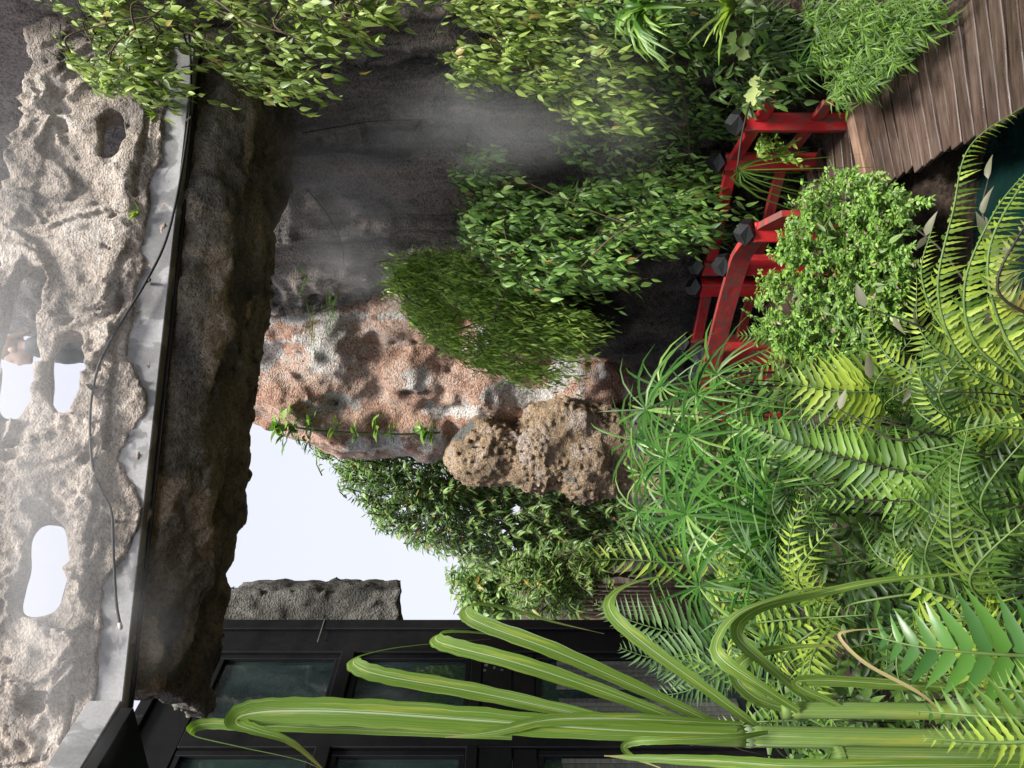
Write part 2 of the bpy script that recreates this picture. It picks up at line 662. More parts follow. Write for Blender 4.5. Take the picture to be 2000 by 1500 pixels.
# ------------------------------------------------------------------ ground and pond
def ground_h(x, y):
    x, y = np.asarray(x, dtype=np.float32), np.asarray(y, dtype=np.float32)
    p = np.stack([x * .8, y * .8, np.zeros_like(x)], -1).reshape(-1, 3)
    h = -.12 + .09 * fbm(p, 3, 5).reshape(x.shape)
    def sm(a, b, t):
        k = np.clip((t - a) / (b - a), 0, 1)
        return k * k * (3 - 2 * k)
    h = h + .75 * sm(-.1, -1.0, x) * sm(5.2, 3.2, y)              # planted bank on the left
    h = h + .75 * sm(1.75, 2.5, x) * sm(3.6, 4.8, y)              # bank under the cliff
    h = h + .5 * sm(1.2, .4, y) * sm(.2, -.6, x)
    pond = np.maximum(((x - .75) / 1.35) ** 2 + ((y - 2.6) / 1.5) ** 2, 0)
    h = h - .9 * sm(1.25, .7, pond)
    return h


def build_ground():
    ax = np.concatenate([[-160, -80, -40, -20, -12], np.arange(-7, 7.01, .14), [12, 20, 40, 80, 160]])
    ay = np.concatenate([[-160, -80, -40, -20, -10, -5], np.arange(-2, 13.01, .14), [16, 24, 40, 80, 200]])
    X, Y = np.meshgrid(ax, ay, indexing='ij')
    V = np.stack([X, Y, ground_h(X, Y)], -1).reshape(-1, 3)
    nx, ny = X.shape
    i = np.arange(nx * ny).reshape(nx, ny)
    F = np.stack([i[:-1, :-1], i[1:, :-1], i[1:, 1:], i[:-1, 1:]], -1).reshape(-1, 4)
    mobj("ground", V, F, M["soil"], kind="structure")
    a = np.linspace(0, 2 * math.pi, 48, endpoint=False)
    V = np.stack([.75 + 1.7 * np.cos(a), 2.6 + 1.9 * np.sin(a), np.full(48, -.38)], -1)
    mobj("water", [tuple(v) for v in V], [tuple(range(48))], M["water"], kind="structure", smooth=False)


build_ground()

# ------------------------------------------------------------------ rock footbridge overhead
BA = Vector((.975, .224, 0)).normalized()        # along the bridge
BN = Vector((-BA.y, BA.x, 0))                    # away from the viewer
BM = Vector((.15, 4.67, 0))


def BP(s, w, z):
    return BM + BA * s + BN * w + Vector((0, 0, z))


def to_world(V):
    A = np.array(BA); Nn = np.array(BN); o = np.array(BM)
    W = o + V[:, :1] * A + V[:, 1:2] * Nn
    W[:, 2] = V[:, 2]
    return W


bridge = empty("rock_footbridge", BP(0, .6, 4.0), "sculpted rock footbridge crossing overhead with a pierced parapet", "footbridge")
HOLES = [(-.38, .60, 5.165, 5.415, 3.0), (-.35, .16, 4.855, 5.09, 2.6), (-1.55, -.98, 4.825, 5.06, 3.2), (1.36, 1.76, 4.79, 4.95, 2.4)]


def parapet_base(p):
    s, w, z = p[:, 0], p[:, 1], p[:, 2]
    top = 5.475 - .02 * s
    d = np.maximum.reduce([-(w + .02), w - .17, z - top, 4.47 - z])
    rim = np.maximum.reduce([-(w + .04), w - .19, z - top - .005, top - .09 - z])
    d = smin(d, rim, .04)
    zl = 4.575 + .02 * np.sin(s * 2.1 + 1) + .018 * np.sin(s * 7.3) + .012 * np.sin(s * 17) - .13 * np.exp(-((s + .30) / .16) ** 2) - .15 * np.exp(-((s + .95) / .22) ** 2)
    skirt = np.maximum.reduce([-(w + .052), w - .05, zl - z, z - 4.72])
    d = smin(d, skirt, .03)
    ends = np.maximum(s - 2.75, -2.35 - s)
    return np.maximum(d, ends)


def parapet_detail(p, f):
    s, w, z = p[:, 0], p[:, 1], p[:, 2]
    q = p * np.array((1, 1, 1), dtype=np.float32)
    wx = pnoise(q * 2.2, 3) * .25
    wz = pnoise(q * 2.2, 4) * .25
    q2 = np.stack([s * 2.6 + wx * 3, w * 2.6, z * 2.0 + wz * 3], -1)
    ridges = 1 - np.abs(pnoise(q2, 7)) * 2.4                       # root-like folds
    folds = np.clip(ridges, -.2, 1)
    drips = pnoise(np.stack([s * 7 + wx * 4, w * 5, z * 1.6], -1), 9)
    mid = fbm(q * 6, 3, 12)
    amp = np.clip((z - 4.60) / .08, 0, 1)
    rope = 1 - np.abs(pnoise(np.stack([s * 6.5 + wx * 6, w * 6, z * 3.2 + wz * 5], -1), 17)) * 2.6
    grit = pnoise(q * 19, 15) + .8 * pnoise(q * 36, 16)
    fold2 = 1 - np.abs(pnoise(np.stack([s * 4.6 + wx * 7, w * 4, z * 4.0 + wz * 7], -1), 18)) * 2.6
    d = f - amp * (.034 * folds + .024 * drips + .026 * np.clip(rope, -.1, 1) + .034 * np.clip(fold2, -.15, 1)) - .018 * mid - .010 * grit
    zl = 4.58 + .02 * pnoise(np.stack([s * 9, s * 0, s * 0], -1), 2)
    grv = np.abs(z - (4.665 + .02 * np.sin(s * 3))) - .012                     # dark groove along the foot
    d = np.where((grv < 0) & (w < .02) & (pnoise(np.stack([s * 2, s * 0 + 3, s * 0], -1), 21) > -.15), d + .035, d)
    h1, h2 = .05 * pnoise(q * 4, 31), .07 * pnoise(q * 3.4, 33)
    for (a, b, z0, z1, pw) in HOLES:
        zc, zr, sc, sr = (z0 + z1) / 2, (z1 - z0) / 2, (a + b) / 2, (b - a) / 2
        zz = (z - .58 * np.maximum(w, 0) - zc + h1) / zr
        ss = (s - sc + h2) / sr
        l = (np.abs(ss) ** pw + np.abs(zz) ** pw) ** (1 / pw)
        hole = (l - 1) * zr
        d = smax(d, -hole, .03)
    # small pits
    for (ps, pz, pr) in ((-.05, 4.77, .035), (.12, 4.72, .03), (.33, 4.80, .03), (-1.05, 4.72, .03), (-2.0, 4.86, .06), (.95, 4.78, .03), (-.62, 4.75, .045)):
        d = smax(d, -(np.sqrt((s - ps) ** 2 + ((z - pz) * .7) ** 2 + (w + .03) ** 2 * .6) - pr), .02)
    return d


V, F = surface((-2.45, -.2, 4.3), (2.85, .36, 5.66), .0135, parapet_base, parapet_detail, .15)
mobj("parapet", to_world(V), F, M["parapet"], bridge)


def belly_base(p):
    s, w, z = p[:, 0], p[:, 1], p[:, 2]
    zb = 4.22 - .055 * (s + 1.0) + .06 * np.clip(-1.2 - s, 0, 2)
    wid = .66 + .045 * s
    q = np.abs((w - .72) / wid)
    zbot = 4.45 - (4.45 - zb) * np.clip(1 - q ** 3.2, 0, 1) ** .5
    d = np.maximum.reduce([zbot - z, z - 4.53, (.075 - w), (w - .72) - wid])
    d = np.maximum(d, np.maximum(s - 2.9, -2.1 - .35 * (w - .6) - s))
    return d * .8


def belly_detail(p, f):
    s, w, z = p[:, 0], p[:, 1], p[:, 2]
    tn = tan_mask(p)
    return f - .05 * fbm(p * 2.4, 3, 41) - .03 * np.clip(tn, 0, 1) - .03 * fbm(p * 7, 3, 44, .65)


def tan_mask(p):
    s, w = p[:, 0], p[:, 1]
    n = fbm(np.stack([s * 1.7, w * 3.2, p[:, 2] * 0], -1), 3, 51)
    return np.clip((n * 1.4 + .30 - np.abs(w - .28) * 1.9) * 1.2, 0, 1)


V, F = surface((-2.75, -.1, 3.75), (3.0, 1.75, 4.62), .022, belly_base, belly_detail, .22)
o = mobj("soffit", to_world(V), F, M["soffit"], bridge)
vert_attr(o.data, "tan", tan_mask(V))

# grey concrete edge beam and the short landing beam that turns towards the viewer
bar("edge_beam", BP(-2.08, .02, 4.505), BP(2.35, .02, 4.505), .10, .21, M["concrete"], bridge, .005)
bar("drip_channel", BP(-2.05, .05, 4.386), BP(2.2, .05, 4.386), .02, .02, M["black"], bridge, .003)
land_a, land_b = BP(-2.03, -.02, 4.49), Vector((-2.32, 3.1, 4.49))
bar("landing_beam", land_a, land_b, .10, .185, M["concrete"], bridge, .005)
bar("landing_plate", land_a + Vector((-.35, .1, -.14)), land_b + Vector((-.35, 0, -.14)), .8, .08, M["black"], bridge, .005)

# misting hose clipped along the edge beam
hp = [(2.32, -.09, 4.42), (2.05, -.08, 4.385), (1.7, -.075, 4.36), (1.2, -.075, 4.375), (.78, -.08, 4.42), (.48, -.085, 4.52), (.16, -.10, 4.66), (-.08, -.11, 4.735), (-.35, -.115, 4.745), (-.66, -.105, 4.70), (-.82, -.09, 4.635), (-.95, -.085, 4.56), (-1.2, -.08, 4.52), (-1.45, -.08, 4.475), (-1.58, -.085, 4.435)]
hose_pts = catmull([BP(*q) for q in hp], 6)
hose = empty("mist_hose", hose_pts[0], "thin black misting hose sagging along the grey edge beam of the bridge", "hose")
tube("line", hose_pts, .0085, M["hose"], hose, 6)
for k, nm in ((0, "nozzle"), (-1, "nozzle")):
    a = hose_pts[k]
    dirv = (hose_pts[0] - hose_pts[1]).normalized() if k == 0 else (hose_pts[-1] - hose_pts[-2]).normalized()
    tube(nm, [a - dirv * .01, a + dirv * .015, a + dirv * .03], [.011, .013, .008], M["white_plastic"], hose, 8)
for q in ((.5, 4.515), (-1.0, 4.55), (1.65, 4.365)):
    c = BP(q[0], -.075, q[1])
    bar("clip", c + BN * .03 + Vector((0, 0, .03)), c - BN * .02 + Vector((0, 0, -.03)), .02, .012, M["hose"], hose, .002)

# ------------------------------------------------------------------ cliffs and rocks
CLIFF = [(3.6, 3.6), (3.05, 4.3), (2.72, 5.0), (2.42, 5.75), (2.0, 6.6), (1.42, 7.25), (.98, 7.65), (.78, 8.2), (.85, 9.4), (4.6, 9.4), (4.6, 3.6)]


def cliff_base(p):
    q = p[:, :2].copy()
    q[:, 0] += .045 * (p[:, 2] - 2.5)
    d = poly_sdf(q, CLIFF)
    return smax(d, p[:, 2] - 8.0, .3)


def cliff_detail(p, f):
    x, y, z = p[:, 0], p[:, 1], p[:, 2]
    t = x * .62 - y * .78
    warp = pnoise(p * 1.1, 60) * .5
    flute = pnoise(np.stack([t * 2.3 + warp, z * .22, t * .3], -1), 61)
    flute2 = pnoise(np.stack([t * 6 + warp * 2, z * .5, x * .5], -1), 62)
    d = f - .13 * flute - .075 * flute2 - .03 * pnoise(np.stack([t * 15 + warp * 3, z * 1.1, x], -1), 64) - .06 * fbm(p * 2.2, 3, 63)
    # rows of hooked drips in the flutes
    row = np.clip(-flute * 2.2 - .1, 0, 1)
    teeth = np.abs(((z * 5.2 + pnoise(p * 3, 66)) % 1.0) - .5) * 2
    d = d - row * .07 * (teeth - .4) - .03 * pnoise(p * 9, 68) - .022 * pnoise(p * 16, 67)
    return d


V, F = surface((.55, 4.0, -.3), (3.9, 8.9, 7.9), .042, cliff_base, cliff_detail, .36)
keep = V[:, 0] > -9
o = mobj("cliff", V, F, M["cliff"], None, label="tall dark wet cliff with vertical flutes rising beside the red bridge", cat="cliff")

vert_attr(o.data, "pale", np.clip((V[:, 2] - 5.1) * .9, 0, .75))  # upper cliff lightened: sun and haze painted into the rock colour

PINK = [(1.25, 8.15), (.75, 8.05), (.3, 8.2), (-.15, 8.3), (-.55, 8.45), (-.84, 8.75), (-.9, 9.4), (-.6, 10.2), (1.4, 10.2)]
BULGE = [(.47, 8.25, 4.17, .42, .3, .5), (.13, 8.35, 3.25, .36, .32, .42), (.0, 8.3, 2.45, .5, .3, .5), (-.45, 8.55, 3.95, .32, .3, .4), (-.55, 8.6, 3.2, .3, .3, .4),
         (.55, 8.1, 2.2, .4, .3, .5), (.85, 8.15, 3.3, .35, .3, .6), (.1, 8.2, 1.4, .45, .32, .5), (-.1, 8.45, 4.6, .35, .3, .5), (.6, 8.05, 1.2, .4, .3, .5)]
WHITE = [(.47, 4.2, .36, .36), (.13, 3.2, .30, .24), (-.3, 2.9, .14, .5), (-.12, 2.1, .2, .6), (-.7, 3.7, .2, .35), (-.62, 3.1, .18, .25), (.72, 4.4, .1, 1.2), (.35, 5.0, .2, .4), (.2, 1.55, .3, .35), (-.25, 4.2, .12, .35), (0.45, 2.4, .25, .3), (-.35, 1.5, .2, .4)]
DARKP = [(.2, 4.12, .1, .35), (-.2, 4.15, .35, .1), (.78, 4.0, .05, .7), (.1, 3.55, .3, .07), (-.45, 3.5, .1, .3), (-.1, 3.4, .06, .5), (.3, 2.85, .3, .06), (.5, 3.7, .28, .06)]


def pink_base(p):
    q = p[:, :2].copy()
    z = p[:, 2]
    q[:, 0] -= .42 * np.clip((z - 4.25), 0, 1.2) * np.clip(.6 - q[:, 0], 0, 1)
    d = poly_sdf(q, PINK)
    for (cx, cy, cz, rx, ry, rz) in BULGE:
        d = smin(d, ellipsoid(p, (cx, cy, cz), (rx, ry, rz)), .14)
    return smax(d, z - 6.3, .3)


def pink_detail(p, f):
    w = pnoise(p * 1.6, 70)[:, None] * .4
    d = f - .07 * fbm(p * 1.9 + w, 3, 71) - .03 * pnoise(p * np.array((5, 5, 1.2), dtype=np.float32), 77) - .028 * (1 - np.abs(pnoise(p * 4.2 + w, 74)) * 2) - .018 * pnoise(p * 7, 76) - .014 * pnoise(p * 17, 75)
    pit = np.clip(worley(p * 3.3, 3) * 1.6, 0, 1)
    return d - .015 * pit


def blobs(V, lst, seed):
    m = np.zeros(len(V), dtype=np.float32)
    nz = .75 * fbm(V * 3.4, 4, seed, .65)
    for (cx, cz, rx, rz) in lst:
        l = np.sqrt(((V[:, 0] - cx) / rx) ** 2 + ((V[:, 2] - cz) / rz) ** 2)
        m = np.maximum(m, np.clip((1.05 - l + nz) * 1.2, 0, .9))
    return m


V, F = surface((-1.35, 7.6, -.2), (1.4, 9.3, 6.4), .034, pink_base, pink_detail, .3)
o = mobj("pink_rock_wall", V, F, M["pink_rock"], None, label="pink and white lichened rock wall standing between the cliff and the sky", cat="rock")
vert_attr(o.data, "white", blobs(V, WHITE, 80))
vert_attr(o.data, "dark", blobs(V, DARKP, 83) * .6 * np.clip(.4 + fbm(V * 4, 3, 87) * 1.6, 0, 1.2))


def barn_base(p):
    d = ellipsoid(p, (-.74, 8.05, 2.45), (.38, .40, .44))
    d = smin(d, ellipsoid(p, (-.77, 8.0, 1.88), (.40, .40, .40)), .1)
    d = smin(d, ellipsoid(p, (-.90, 7.95, 1.40), (.37, .38, .38)), .08)
    d = smin(d, ellipsoid(p, (-.52, 8.1, 1.55), (.4, .4, .6)), .1)
    d = smin(d, ellipsoid(p, (-.8, 8.05, .4), (.6, .5, .9)), .15)
    return d


def knob_mask(p):
    return np.clip(fbm(p * 2.0, 2, 94) * 2.2 + .75, 0, 1)


def barn_detail(p, f):
    return f - .05 * fbm(p * 3, 2, 90) - .032 * knob_mask(p) * (1 - np.clip(worley(p * 14, 5) * 1.9, 0, 1) ** 2) - .02 * pnoise(p * 9, 92) - .012 * pnoise(p * 22, 91)


V, F = surface((-1.6, 7.3, -.4), (.1, 8.35, 3.1), .0155, barn_base, barn_detail, .11)
o = mobj("knobbly_rock", V, F, M["barnacle"], None, label="knobbly brown three-lobed rock column beside the dark tree", cat="rock")
pit = np.clip((worley(V * 14, 5) - .45) * 1.6, 0, .5) * knob_mask(V)
vert_attr(o.data, "pit", pit)
vert_attr(o.data, "grey", np.clip(fbm(V * 1.8, 2, 95) * 1.5 - .05, 0, 1))


def dark_base(p):
    d = ellipsoid(p, (.95, 7.2, .9), (.72, .62, 1.0))
    d = smin(d, ellipsoid(p, (.55, 7.05, .45), (.5, .5, .9)), .2)
    d = smin(d, ellipsoid(p, (1.5, 6.9, .5), (.7, .6, 1.0)), .25)
    return d


V, F = surface((-.2, 6.2, -.4), (2.4, 8.0, 2.1), .03, dark_base, lambda p, f: f - .12 * fbm(p * 1.7, 3, 97) - .05 * pnoise(p * np.array((6, 6, 2.4)), 99) - .02 * pnoise(p * 15, 98), .35)
mobj("dark_boulder", V, F, M["boulder"], None, label="black wet boulder at the cliff foot behind the red handrail", cat="boulder")
print("rocks", round(time.time() - T0, 1))

# ------------------------------------------------------------------ black glazed building
FC = Vector((-2.066, 6.52, 0))
FG = Vector((-.427, -.904, 0)).normalized()      # along the facade, towards the viewer
FN = Vector((.904, -.427, 0)).normalized()       # out of the facade


def FP(t, o, z):
    return FC + FG * t + FN * o + Vector((0, 0, z))


house = empty("glazed_building", FP(1.5, -1, -.1), "black framed building with dark glass panes under the bridge end", "building")


def fbox(name, t0, t1, o0, o1, z0, z1, mat, parent=house, bevel=.006):
    me = box_mesh((abs(t1 - t0), abs(o1 - o0), z1 - z0), bevel)
    me.name = name
    me.materials.append(mat)
    m = Matrix((FG, FN, Vector((0, 0, 1)))).transposed().to_4x4()
    if m.determinant() < 0:
        pass
    m.translation = FP((t0 + t1) / 2, (o0 + o1) / 2, (z0 + z1) / 2)
    return inst(name, me, m, parent)


# corner column of three stepped mouldings
fbox("corner_post", 0, .11, -.16, .0, -.3, 4.95, M["black"])
fbox("corner_post", .115, .27, -.16, -.025, -.3, 4.95, M["black"])
fbox("corner_post", .275, .39, -.16, .01, -.3, 4.95, M["black"])
fbox("end_wall", 0, .02, -2.4, -.165, -.3, 4.95, M["black"])
fbox("joint_strip", .0, .28, .002, .006, 3.84, 3.848, M["slat_grey"], bevel=0)
# room behind the glass
fbox("back_wall", .4, 4.4, -1.6, -1.55, -.3, 4.9, M["room"])
fbox("room_floor", .05, 4.4, -1.54, -.17, -.3, -.2, M["room"])
fbox("upper_fascia", 0.395, 4.4, -.14, -.01, 4.62, 4.95, M["black"])
fbox("roof", -.02, 4.45, -2.45, .03, 4.955, 5.05, M["black"])
MUL = [(1.13, 1.30), (2.3, 2.46), (3.4, 3.56)]
for (a, b) in MUL:
    fbox("mullion", a, b, -.13, .012, -.3, 4.61, M["black"])
bays = [(.395, 1.125), (1.305, 2.295), (2.465, 3.395)]
for (a, b) in bays:
    fbox("transom", a, b, -.12, .03, 3.50, 3.61, M["black"])
    fbox("floor_band", a, b, -.12, .02, 2.2, 2.44, M["black"])
    fbox("floor_moulding", a, b, -.12, .045, 2.445, 2.53, M["black"])
    fbox("sill_rail", a, b, -.12, .0, 2.02, 2.195, M["black"])
    fbox("bottom_rail", a, b, -.12, .0, -.2, .35, M["black"])
    for (z0, z1) in ((3.615, 4.615), (2.535, 3.495), (.355, 2.015)):
        w = empty("window", FP((a + b) / 2, 0, z0))
        set_parent(w, house)
        w.matrix_parent_inverse = Matrix.Translation(-house.location)
        t = .045
        fbox("frame", a, a + t, -.10, -.015, z0, z1, M["black"], w, .004)
        fbox("frame", b - t, b, -.10, -.015, z0, z1, M["black"], w, .004)
        fbox("frame", a + t, b - t, -.10, -.017, z0, z0 + t, M["black"], w, .004)
        fbox("frame", a + t, b - t, -.10, -.017, z1 - t, z1, M["black"], w, .004)
        fbox("pane", a + t + .001, b - t - .001, -.062, -.054, z0 + t + .001, z1 - t - .001, M["glass"], w, 0)
# slats added over the lower panes, standing in for a fence reflection
for (a, b) in bays[:2]:
    bl = empty("reflection_slats", FP((a + b) / 2, -.25, .5), None)
    set_parent(bl, house)
    n = int((b - a - .08) / .042)
    for k in range(n):
        x0 = a + .05 + k * .042
        if .42 < (k / n) < .56: continue
        fbox("slat", x0, x0 + .036, -.05, -.034 + random.uniform(-.004, .004), .45, 1.84 + random.uniform(-.01, .01), M["slat_grey"], bl, .003)
# small square stickers with white strokes on the lower glass
for (t0, z0) in ((.93, 1.20), (1.36, 1.22)):
    st = fbox("sticker", t0, t0 + .12, -.0535, -.0505, z0 - .06, z0 + .06, M["decal"], house, 0)
    for (a, b, c, d) in ((.01, .11, -.05, -.038), (.02, .045, .0, .045), (.06, .07, -.02, .05), (.075, .105, .035, .045), (.02, .11, -.028, -.016)):
        fbox("stroke", t0 + a, t0 + b, -.0503, -.0488, z0 + c, z0 + d, M["decal_white"], st, 0)
# white sensor dome
bm = bmesh.new()
bmesh.ops.create_uvsphere(bm, u_segments=16, v_segments=10, radius=.045)
me = bpy.data.meshes.new("sensor_dome"); bm.to_mesh(me); bm.free()
me.materials.append(M["white_plastic"])
sens = empty("wall_sensor", FP(.5, .03, 2.3), "round white sensor fixed to the black floor band of the building", "sensor")
d_o = inst("dome", me, Matrix.Translation(FP(.5, .05, 2.3)), sens)
me.polygons.foreach_set("use_smooth", np.ones(len(me.polygons), dtype=bool))
tube("mount", [FP(.5, .02, 2.3), FP(.5, .05, 2.3)], [.05, .05], M["white_plastic"], sens, 14)
# flaking paint
for k in range(9):
    t0 = random.uniform(.42, .62); z0 = random.uniform(2.21, 2.42)
    fbox("paint_flake", t0, t0 + random.uniform(.01, .03), .0205, .0222, z0, z0 + random.uniform(.008, .03), M["concrete"], house, 0)

# rough rendered block jutting out beyond the corner


def block_base(p):
    x, y, z = p[:, 0], p[:, 1], p[:, 2]
    d = np.maximum.reduce([-2.3 - x, x + 1.86 + .10 * np.clip(z - 4.55, 0, 1) * 2, 6.62 - y, y - 7.0, 3.22 + .25 * np.clip(y - 6.7, 0, 1) - z, z - 4.9])
    return d - .02


V, F = surface((-2.5, 6.4, 3.0), (-1.6, 7.2, 5.1), .026, block_base, lambda p, f: f - .03 * fbm(p * 4, 3, 101) - .014 * pnoise(p * 16, 104), .2)
mobj("rendered_block", V, F, M["block"], house, label="rough grey rendered block projecting past the corner")

# ------------------------------------------------------------------ boardwalk
walk = empty("boardwalk", (1.5, 3.6, -.06), "wet brown plank boardwalk leading to the red bridge", "boardwalk")
for k in range(27):
    y = 2.1 + k * .0965
    f = max(0.0, (y - 3.0) / 1.7)
    cx = 1.53 - .05 * f + random.uniform(-.012, .012)
    wid = .70 - .06 * min(f, 1) + random.uniform(-.015, .015)
    ang = R(5 + 17 * min(f, 1) + random.uniform(-.8, .8))
    dirv = Vector((math.cos(ang), math.sin(ang), 0))
    c = Vector((cx, y, random.uniform(-.004, .004) - .016))
    wp = .083 + random.uniform(-.006, .004)
    bar("plank", c - dirv * wid / 2, c + dirv * wid / 2, wp, .03, M["wood"], walk, .004, jitter=.0015, cuts=3)
for sx in (-.24, .24):
    pts = [Vector((1.53 + sx, y, -.08)) for y in (2.0, 3.0)] + [Vector((1.50 + sx * .95, 4.65, -.08))]
    bar("joist", pts[0], pts[2], .06, .09, M["wood"], walk, .004)

# ------------------------------------------------------------------ red timber bridge
redb = empty("red_bridge", (1.2, 5.2, -.1), "low red painted timber bridge with black faceted post caps", "bridge")
capV, capF = [], []
for (z, r, rot, n) in ((0, .06, 0, 4), (.012, .064, 0, 4), (.05, .07, 45, 4), (.09, .042, 0, 4)):
    for k in range(n):
        a = R(45 + rot + 90 * k)
        capV.append((r * 1.35 * math.cos(a), r * 1.35 * math.sin(a), z))
capV.append((0, 0, .122))
capF.append((3, 2, 1, 0))
for k in range(4):
    k2 = (k + 1) % 4
    capF.append((k, k2, 4 + k2, 4 + k))
    capF.append((4 + k, 4 + k2, 8 + k)); capF.append((8 + k, 4 + k2, 8 + k2))
    capF.append((8 + k, 8 + k2, 12 + k2)); capF.append((8 + k, 12 + k2, 12 + k))
    capF.append((12 + k, 12 + k2, 16))
cap_me = new_mesh("cap", capV, capF, False)
cap_me.materials.append(M["cap"])


def post(x, y, z0, z1, w=.115, rot=0.0, cap=True):
    me = box_mesh((z1 - z0, w, w), .007, .001)
    me.name = "post"; me.materials.append(M["red"])
    m = frame_from(Vector((x, y, z0)), Vector((x, y, z1)), Vector((math.sin(R(rot)), math.cos(R(rot)), 0)))
    p = inst("post", me, m, redb)
    if cap:
        c = bpy.data.objects.new("cap", cap_me)
        COL.objects.link(c)
        set_parent(c, p)
        c.matrix_basis = Matrix.Translation((x, y, z1 - .002)) @ Matrix.Rotation(R(rot + random.uniform(-4, 4)), 4, 'Z')
    return p


PA, PB, PC, PG = (1.70, 4.83), (1.60, 5.34), (.93, 5.86), (.78, 5.98)
PD, PF, PE, PH = (.97, 4.74), (.835, 5.22), (.24, 5.80), (.10, 5.92)
PX = (.35, 6.32)
post(*PA, -.25, .70, rot=14)
post(*PB, -.25, .68, rot=25)
post(*PC, -.25, .70, rot=40)
post(*PG, -.25, .69, rot=40)
post(*PD, -.25, .67, .125, rot=14)
post(*PF, -.25, .68, .125, rot=25)
post(*PE, -.25, .69, .13, rot=40)
post(*PH, -.25, .68, .125, rot=40)
post(*PX, -.25, .70, rot=42)
post(-.24, 6.22, -.25, .68, rot=42)


def V3(p, z): return Vector((p[0], p[1], z))


def rail(name, pts, wid, hgt, mat):
    return [bar(name, a, b, wid, hgt, mat, redb, .006, jitter=.001, cuts=2) for a, b in zip(pts[:-1], pts[1:])]


ext = Vector((PA[0] - PB[0], PA[1] - PB[1], 0)).normalized()
rail("handrail", [V3(PA, .60) + ext * .24, V3(PB, .612)], .045, .085, M["red"])
rail("handrail", [V3(PB, .615), V3(PC, .635)], .045, .085, M["red"])
rail("lower_rail", [V3(PA, .24) + ext * .24, V3(PB, .25)], .04, .075, M["red"])
rail("lower_rail", [V3(PB, .253), V3(PC, .275)], .04, .075, M["red_worn"])
rail("handrail", [V3(PG, .62), V3(PX, .63)], .045, .085, M["red"])
rail("lower_rail", [V3(PG, .26), V3(PX, .27)], .04, .075, M["red_worn"])
# near handrail: one flat bent board on the outer side of the posts
hr = catmull([Vector((1.035, 4.50, .50)), Vector((.985, 4.70, .60)), Vector((.90, 5.00, .635)), Vector((.785, 5.17, .64)), Vector((.50, 5.44, .65)), Vector((.17, 5.735, .655)), Vector((.0, 5.90, .65))], 5)
Vh, Fh = [], []
for i, p in enumerate(hr):
    t = (hr[min(i + 1, len(hr) - 1)] - hr[max(i - 1, 0)]).normalized()
    sd = Vector((t.y, -t.x, 0)).normalized()
    upv = Vector((0, 0, 1))
    for (a, b) in ((-.02, -.065), (.022, -.065), (.022, .065), (-.02, .065)):
        Vh.append(p - sd * a + upv * b)
for i in range(len(hr) - 1):
    for k in range(4):
        k2 = (k + 1) % 4
        Fh.append((i * 4 + k, i * 4 + k2, i * 4 + 4 + k2, i * 4 + 4 + k))
Fh += [(0, 3, 2, 1), tuple(len(Vh) - 4 + k for k in range(4))]
mobj("handrail", Vh, Fh, M["red_worn"], redb, False, label="faded brownish red bent handrail")
rail("lower_rail", [V3(PD, .24) , V3(PF, .25)], .04, .075, M["red_worn"])
rail("handrail", [V3(PH, .60), V3((-.24, 6.22), .60)], .045, .085, M["red"])
# deck planks of the bridge, following its turn
path = catmull([Vector((1.40, 4.72, .02)), Vector((1.28, 5.15, .05)), Vector((.95, 5.52, .08)), Vector((.45, 5.92, .09)), Vector((.0, 6.25, .08))], 10)
L = [0]
for a, b in zip(path[:-1], path[1:]): L.append(L[-1] + (b - a).length)
s = .05
while s < L[-1] - .05:
    i = max(j for j in range(len(L)) if L[j] <= s)
    i = min(i, len(path) - 2)
    p = path[i].lerp(path[i + 1], (s - L[i]) / (L[i + 1] - L[i]))
    t = (path[i + 1] - path[i]).normalized()
    sd = Vector((t.y, -t.x, 0)).normalized()
    bar("deck_plank", p - sd * .34, p + sd * .34, .095, .03, M["wood"], redb, .004, jitter=.001)
    s += .108
bar("threshold_beam", Vector((1.86, 4.78, .015)), Vector((1.14, 4.50, .015)), .085, .09, M["wood_old"], redb, .008, jitter=.002, cuts=3)
for off in (-.3, .3):
    pts = []
    for i in range(0, len(path), 5):
        t = (path[min(i + 1, len(path) - 1)] - path[max(i - 1, 0)]).normalized()
        pts.append(path[i] + Vector((t.y, -t.x, 0)) * off + Vector((0, 0, -.075)))
    for a, b in zip(pts[:-1], pts[1:]):
        bar("stringer", a, b, .06, .11, M["wood"], redb, .004)

# ------------------------------------------------------------------ bamboo fence at the back
fence = empty("bamboo_fence", (-2.6, 9.3, -.1), "brown vertical bamboo fence behind the ferns at the building corner", "fence")
for k in range(36):
    x = -4.2 + k * .048
    r0 = .021 + random.uniform(-.003, .003)
    y = 9.3 + random.uniform(-.008, .008)
    h = 1.36 + random.uniform(-.02, .02)
    tube("slat", [Vector((x, y, -.3)), Vector((x + random.uniform(-.01, .01), y, .6)), Vector((x + random.uniform(-.012, .012), y, h))], [r0, r0 * .97, r0 * .9], M["bamboo"], fence, 6)
for z in (.35, 1.15):
    bar("batten", (-4.25, 9.345, z), (-2.47, 9.345, z), .04, .06, M["wood_old"], fence)
print("hard", round(time.time() - T0, 1))

